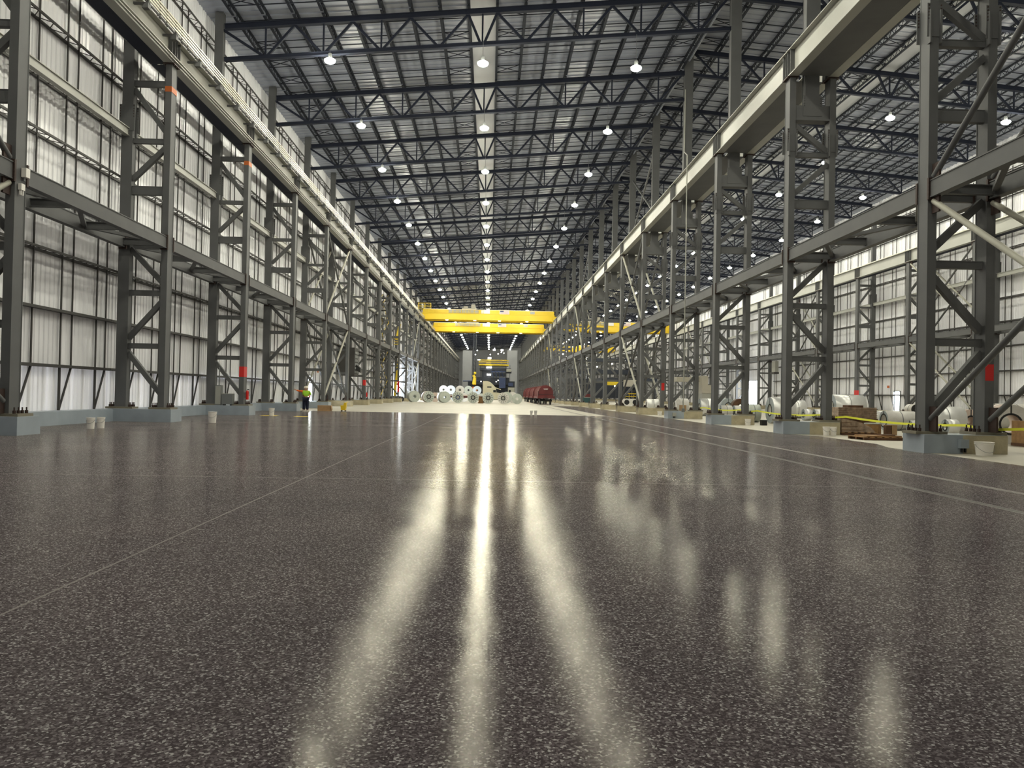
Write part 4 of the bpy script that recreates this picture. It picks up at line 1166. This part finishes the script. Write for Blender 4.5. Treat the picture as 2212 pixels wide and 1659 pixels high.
# cardboard box, mop bucket, tape marks
x, y = ground(700, 888.5)
t = thing('cardboard_box', 'brown cardboard box lying on the floor right of the two workers', 'box', (x, y, 0))
mb = MB(); mb.box(-.46, .46, 0, .5, .03, .42); mb.build('carton', M['cardb'], t)
mb = MB(); mb.bar((-.44, -.12, .02), (.50, -.12, .02), .28, .012, (0,0,1)); mb.build('flap', M['cardb'], t)
mb = MB(); mb.bar((.46, .1, .42), (.54, .1, .12), .4, .012, (1,0,0)); mb.build('flap', M['cardb'], t)
x, y = ground(741, 888.5)
t = thing('mop_bucket', 'yellow wheeled mop bucket with wringer right of the cardboard box', 'bucket', (x, y+.2, 0))
mb = MB(); mb.prism([(-.15, .08), (.15, .08), (.20, .42), (-.20, .42)], 'y', -.16, .16); mb.build('tub', M['yellow'], t)
mb = MB(); mb.prism([(-.02, .38), (.2, .42), (.2, .60), (.05, .62)], 'y', -.13, .13); mb.build('wringer', M['yellow'], t)
mb = MB(); mb.bar((.1, 0, .6), (.3, 0, .66), .04, .03); mb.build('lever', M['yellow2'], t)
for a in (-.13, .13):
    for b_ in (-.12, .12):
        mb = MB(); mb.tube((a, b_-.015, .04), (a, b_+.015, .04), .04, n=10); mb.build('caster', M['black'], t)
for px0, px1, py, lab in ((560, 600, 897.5, 'long yellow tape strip on the dark floor left of the workers'), (633, 664, 899.5, 'short yellow tape strip on the dark floor at the workers feet')):
    a = ground(px0, py); b_ = ground(px1, py)
    mb = MB(); mb.box(0, b_[0]-a[0], 0, .9, 0, .002); o = mb.build('floor_tape', M['yellow2'], None, loc=(a[0], a[1], .0005)); tag(o, lab, 'tape', 'yellow tape strips on the floor')

# ------------------------------------------------------------------ storage in the right-hand hall
def rc(x, y, r, ln, lab, ms='alu', me_='alue', ri=.25, rz=-PI/2, z=0, st=1, core='black'):
    t = coil('metal_coil', r, r*ri/.6 if ri < .3 else ri, ln, ms, me_, core, False, st, True)
    t.location = (x+(ln/2 if abs(rz+PI/2) < .2 else 0), y, z); t.rotation_euler = (0, 0, rz); tag(t, lab, None, 'coils stored in the right-hand hall')
rc(16.75, 47.8, .78, 1.3, 'tall shiny coil with grey end just right of the third nearest right pier')
rc(27.6, 76, .72, 1.2, 'shiny coil half hidden behind the second nearest right column')
rc(23.3, 62.5, .70, 1.3, 'white-striped shiny coil showing between the two legs of the second nearest right column')
rc(22.0, 56, .40, .5, 'small shiny coil, left one of the low pair between the second column legs', st=0)
rc(22.75, 56, .40, .5, 'small shiny coil, right one of the low pair between the second column legs', st=0)
rc(30.0, 70, .98, 2.7, 'largest shiny coil, above the plastic-wrapped stack')
rc(26.2, 54.4, .40, 1.6, 'long low shiny coil right of the wrapped stack')
rc(19.6, 39.6, .48, 1.5, 'long cream wrapped coil with black core behind the yellow tape', 'cwrap', 'alue', .3)
rc(18.8, 35.6, .30, .9, 'small coil with grey end just left of the nearest right column', 'cwrap')
rc(21.0, 38.3, .62, 1.7, 'shiny coil showing between the legs of the nearest right column')
rc(20.3, 35.4, .34, .5, 'small grey-ended coil low between the legs of the nearest right column', st=0)
rc(23.2, 38.7, .56, .9, 'pinkish wrapped coil with black marked core behind the nearest right column', 'cpink', 'cpink', .24, 0)
rc(18.6, 28.6, .70, 1.1, 'big cream wrapped coil with dark open core at the right edge', 'cpink', 'cwrap', .34, -.25)
rc(28.0, 44, .72, 2.2, 'long white wrapped roll at the right edge behind the big cream coil', 'cwrap', 'cwrap')
rc(17.0, 65, .70, 1.2, 'shiny coil behind the third nearest right column', 'alu', 'alue')
rc(17.3, 75, .68, 1.2, 'pale wrapped coil behind the fourth nearest right column', 'cwrap', 'cwrap')
rc(23.7, 80, .72, 1.0, 'dull grey coil end seen through the third column brace', 'alue', 'alue', .25, 0)
rc(21.9, 70, .72, 1.0, 'dark brown coil seen beside the third nearest right column', 'woodd', 'woodd', .25, 0)
rc(17.3, 60, .46, .8, 'low cream coil, left one of two in a line behind the tape', 'cwrap', 'alue')
rc(18.3, 60, .46, .9, 'low cream coil, right one of two in a line behind the tape', 'cwrap', 'alue')
rc(15.9, 49.5, .55, .75, 'crinkled pale wrapped coil left of the tall shiny coil', 'cpale', 'cpale')
rc(16.6, 85, .62, 1.4, 'white coil behind the fifth nearest right column', 'alu', 'cwrap')
rc(25.0, 47, .30, .8, 'small white-rimmed coil on a wooden block behind the cream coils', 'cwrap', 'black', .2, 0, .7)
simple('timber_block', 'low wooden crate carrying the small white-rimmed coil', 'crate', [('crate', lambda b: b.box(-.6, .6, -.5, .5, 0, .7), 'wood')], (25.0, 47, 0))
def pallet(t, w, d, z=0):
    for k in range(3):
        mb = MB(); mb.box(-w/2, w/2, -d/2+k*(d-.1)/2, -d/2+.1+k*(d-.1)/2, z, z+.09); mb.build('pallet_runner', M['woodd'], t)
    for k in range(6):
        mb = MB(); x = -w/2+k*(w-.14)/5; mb.box(x, x+.14, -d/2, d/2, z+.09, z+.115); mb.build('deck_board', M['wood'], t)
t = thing('carton_stack', 'lower plastic-wrapped carton stack on a pallet beside the second nearest right pier', 'pallet', (15.35, 33.6, 0))
pallet(t, 1.5, 1.1)
mb = MB(); mb.prism([(-.72, .115), (.72, .115), (.5, .34), (.1, .52), (-.3, .62), (-.72, .68)], 'y', -.5, .5); mb.build('wrapped_cartons', M['wrap'], t)
for k in range(3):
    mb = MB(); mb.box(-.74, .2-.25*k, -.52, -.5, .2+.15*k, .23+.15*k); mb.build('carton_edge', M['layer'], t)
t = thing('carton_stack', 'upper wide plastic-wrapped carton stack behind the lower one', 'pallet', (17.0, 37.3, 0))
pallet(t, 1.9, 1.2); 
mb = MB(); mb.box(-.85, .85, -.5, .5, .115, .55); mb.build('lower_cartons', M['woodd'], t)
mb = MB(); mb.box(-.92, .92, -.55, .55, .55, .62); mb.build('pallet_board', M['woodd'], t)
mb = MB(); mb.box(-.9, .88, -.52, .52, .62, 1.12); mb.build('wrapped_cartons', M['wrap'], t)
for k in range(5):
    mb = MB(); mb.box(-.92, .9, -.54, -.52, .68+.09*k, .705+.09*k); mb.build('sheet_edge', M['layer'], t)
mb = MB(); mb.box(-.35, .35, -.3, .3, 1.12, 1.22); mb.build('loose_board', M['woodd'], t)
simple('fibre_drum', 'round brown fibre drum right of the wrapped carton stack', 'drum', [('drum', lambda b: b.lathe([(.001, 0), (.34, 0), (.34, .46), (.001, .46)], n=24), 'wood'), ('rim', lambda b: b.lathe([(.345, .43), (.35, .47), (.3, .48), (.001, .475)], n=24), 'cage')], (16.6, 34.5, 0))
for k, (dx, lab) in enumerate(((0, 'left dark red-brown box beside the fibre drum'), (.25, 'right brown box beside the fibre drum'))):
    simple('brown_box', lab, 'box', [('box', lambda b: b.box(-.11, .11, -.12, .12, 0, .40), 'woodd' if k == 0 else 'cardb'), ('lid', lambda b: b.box(-.115, .115, -.125, .125, .40, .42), 'wood')], (16.95+dx, 33.9, 0), 0, 'brown boxes beside the fibre drum')
t = thing('wooden_pallet', 'flat wooden pallet with loose boards left of the nearest right pier', 'pallet', (14.35, 29.6, 0), .05)
pallet(t, 1.5, 1.2); 
mb = MB(); mb.box(-.6, .74, -.5, .4, .115, .16); mb.build('loose_board', M['wood'], t); mb = MB(); mb.box(.1, .6, -.3, .1, .16, .2); mb.build('loose_board', M['woodd'], t)
simple('black_box', 'small black box right of the third nearest right pier', 'box', [('box', lambda b: b.box(-.15, .15, -.15, .15, 0, .28), 'black'), ('lid', lambda b: b.box(-.16, .16, -.16, .16, .28, .3), 'grey')], (14.95, 43.6, 0))
simple('wooden_crate', 'wooden crate at the right edge beside the big cream coil', 'crate', [('crate', lambda b: b.box(-.4, .4, -.5, .5, .1, .85), 'wood'), ('skid', lambda b: b.box(-.42, .42, -.5, .5, 0, .1), 'woodd')], (18.25, 26.6, 0))
simple('cardboard_box', 'cardboard box on the fifth nearest right pier', 'box', [('carton', lambda b: b.box(-.2, .2, -.2, .2, 0, .4), 'cardb'), ('tape_strip', lambda b: b.box(-.03, .03, -.205, .205, 0, .405), 'wood')], (13.3, yr(3)+.2, .52))
# outlet boxes on the piers
for i, lab in ((0, 'grey outlet box on the nearest right pier'), (3, 'grey outlet box on the fourth nearest right pier')):
    simple('outlet_box', lab, 'box', [('box', lambda b: b.box(-.12, .12, -.14, 0, .12, .36), 'cage' if i else 'pier'), ('plug', lambda b: b.box(-.06, -.03, -.12, -.03, 0, .12), 'black'), ('plug', lambda b: b.box(.03, .06, -.12, -.03, 0, .12), 'black')], (XC-.25+(.15 if i == 0 else -.5), yr(i)-.58, .04))
# yellow barrier tape strung leg to leg
tp = [(14.37, yr(-1)+.32, .70), (14.37, yr(0)-.32, .68), (14.37, yr(0)+.32, .68), (14.37, yr(1)-.32, .72), (14.37, yr(1)+.32, .72), (14.37, yr(2)-.32, .74), (14.37, yr(2)+.32, .74), (14.37, yr(3)-.3, .74)]
for k in range(0, 8, 2):
    a, b_ = Vector(tp[k]), Vector(tp[k+1]); mb = MB(); pr = a
    for q in range(1, 11):
        u = q/10; p = a.lerp(b_, u); p.z += -.14*math.sin(PI*u)+.1
        if q == 10: p = Vector(b_)
        mb.bar(pr, p, .008, .075); pr = p
    o = mb.build('barrier_tape', M['tape']); tag(o, 'yellow barrier tape strung between the right columns, %s span from the camera' % od(k//2+1), 'tape', 'yellow barrier tape spans')
# equipment further down the right-hand hall
simple('dust_hood', 'beige stepped machine hood beyond the third nearest right column', 'machine', [('tower', lambda b: bx(b, 1516, 1530, 812, 832, 90, 3), 'beige'), ('lower_housing', lambda b: bx(b, 1516, 1541, 832, 850, 90, 3), 'beige'), ('base_housing', lambda b: bx(b, 1516, 1545, 850, 878, 90, 3), 'cage'), ('duct', lambda b: bx(b, 1462, 1512, 815, 824, 91, 2), 'beige')])
simple('service_cart', 'white wheeled service cart with yellow railing in the right-hand hall', 'cart', [('body', lambda b: bx(b, 1349, 1378, 862, 870, 110, 2), 'white'), ('wheel', lambda b: b.tube(AT(1354, 869, 109.9), AT(1354, 869, 110.2), .35, n=16), 'black'), ('wheel', lambda b: b.tube(AT(1372, 869, 109.9), AT(1372, 869, 110.2), .35, n=16), 'black'), ('railing', lambda b: [bx(b, px, px+.7, 849, 862, 110, .05) for px in (1350, 1359, 1368, 1377)] + [bx(b, 1350, 1378, py, py+.8, 110, .05) for py in (850, 856)], 'yellow2')])
simple('sweeper', 'dark teal machine with red top beside the centre row piers', 'machine', [('body', lambda b: bx(b, 1260, 1277, 859, 873, 116, 1.5), 'teal'), ('top', lambda b: bx(b, 1264, 1276, 851, 858, 116.2, 1), 'maroon'), ('tray', lambda b: bx(b, 1262, 1277, 858, 859.3, 116, 1.5), 'cage'), ('skirt', lambda b: bx(b, 1259, 1277, 873, 877.5, 116, 1.5), 'black')])
simple('mezzanine', 'dark mezzanine platform with yellow edge in the right-hand hall', 'platform', [('deck', lambda b: bx(b, 1300, 1420, 818, 822, 140, 8), 'dark'), ('edge', lambda b: bx(b, 1312, 1340, 824, 832, 139.5, .2), 'yellow2'), ('panel', lambda b: bx(b, 1347, 1376, 821, 835, 139.5, .3), 'beige')] + [('post', lambda b, k=k: bx(b, 1302+k*28, 1304+k*28, 822, 870, 140, .3), 'dark') for k in range(5)])
simple('machine_line', 'dark processing line with lamps far down the right-hand hall', 'machine', [('frame', lambda b: [bx(b, 1215, 1400, 800, 806, 230, 6), bx(b, 1230, 1390, 820, 858, 232, 6)], 'dark'), ('upper_frame', lambda b: bx(b, 1240, 1370, 775, 780, 231, 5), 'dark')] + [('spot_light', lambda b, p=p: b.ball(AT(p[0], p[1], 228), .2, 8, 6), 'lampm') for p in ((1266, 776), (1290, 792), (1322, 786), (1350, 780), (1375, 770), (1216, 765), (1222, 770), (1328, 834), (1397, 841), (1250, 760))])
simple('wall_cabinet', 'grey wall box mounted beside the bright opening in the far right wall', 'cabinet', [('box', lambda b: b.box(-.5, 0, -.7, .7, 0, 1.6), 'cage'), ('hood', lambda b: b.box(-.7, 0, -.9, .9, -.25, 0), 'girt')], (41.6, 116, 5.4))
# conduit drop in the centre row
t = thing('conduit', 'thin pale conduit dropping from the roof beside the fourth right column', 'pipe', (12.15, 50.3, 0), 0)
mb = MB(); mb.tube((0, 0, .6), (0, 0, 12.3), .035, n=8); mb.tube((0, 0, 12.3), (.05, .25, 12.8), .035, n=8); mb.tube((.05, .25, 12.8), (.05, .25, 16.8), .035, n=8); mb.tube((.05, .25, 16.8), (.8, 4.2, 18.2), .035, n=8); mb.tube((.8, 4.2, 18.2), (.8, 4.2, 22.5), .035, n=8); mb.build('pipe_run', M['cage'], t)
mb = MB(); mb.box(-.1, .1, -.05, .05, .52, .75); mb.build('pipe_foot', M['grey'], t)

# ------------------------------------------------------------------ camera, world
cam = bpy.data.cameras.new('camera'); co = bpy.data.objects.new('camera', cam); COL.objects.link(co)
pi_, ya_, ro_ = .0134, .0272, .0193
cy, sy, cp, sp = math.cos(ya_), math.sin(ya_), math.cos(pi_), math.sin(pi_)
fw = Vector((sy*cp, cy*cp, sp)); ri = Vector((cy, -sy, 0)); up = ri.cross(fw)
r2 = ri*math.cos(ro_)+up*math.sin(ro_); u2 = up*math.cos(ro_)-ri*math.sin(ro_)
co.matrix_world = Matrix(((r2.x, u2.x, -fw.x, 0), (r2.y, u2.y, -fw.y, 0), (r2.z, u2.z, -fw.z, 1.4), (0, 0, 0, 1)))
cam.sensor_width = 36; cam.lens = 1741.28/2212*36; cam.clip_end = 1000; cam.clip_start = .05
bpy.context.scene.camera = co
wd = bpy.data.worlds.new('world'); bpy.context.scene.world = wd; wd.use_nodes = True
wd.node_tree.nodes['Background'].inputs[0].default_value = (.86, .93, 1, 1); wd.node_tree.nodes['Background'].inputs[1].default_value = 9
sc = bpy.context.scene
sc.view_settings.view_transform = 'Standard'; sc.view_settings.look = 'None'; sc.view_settings.gamma = 1
sc.view_settings.exposure = 1.05
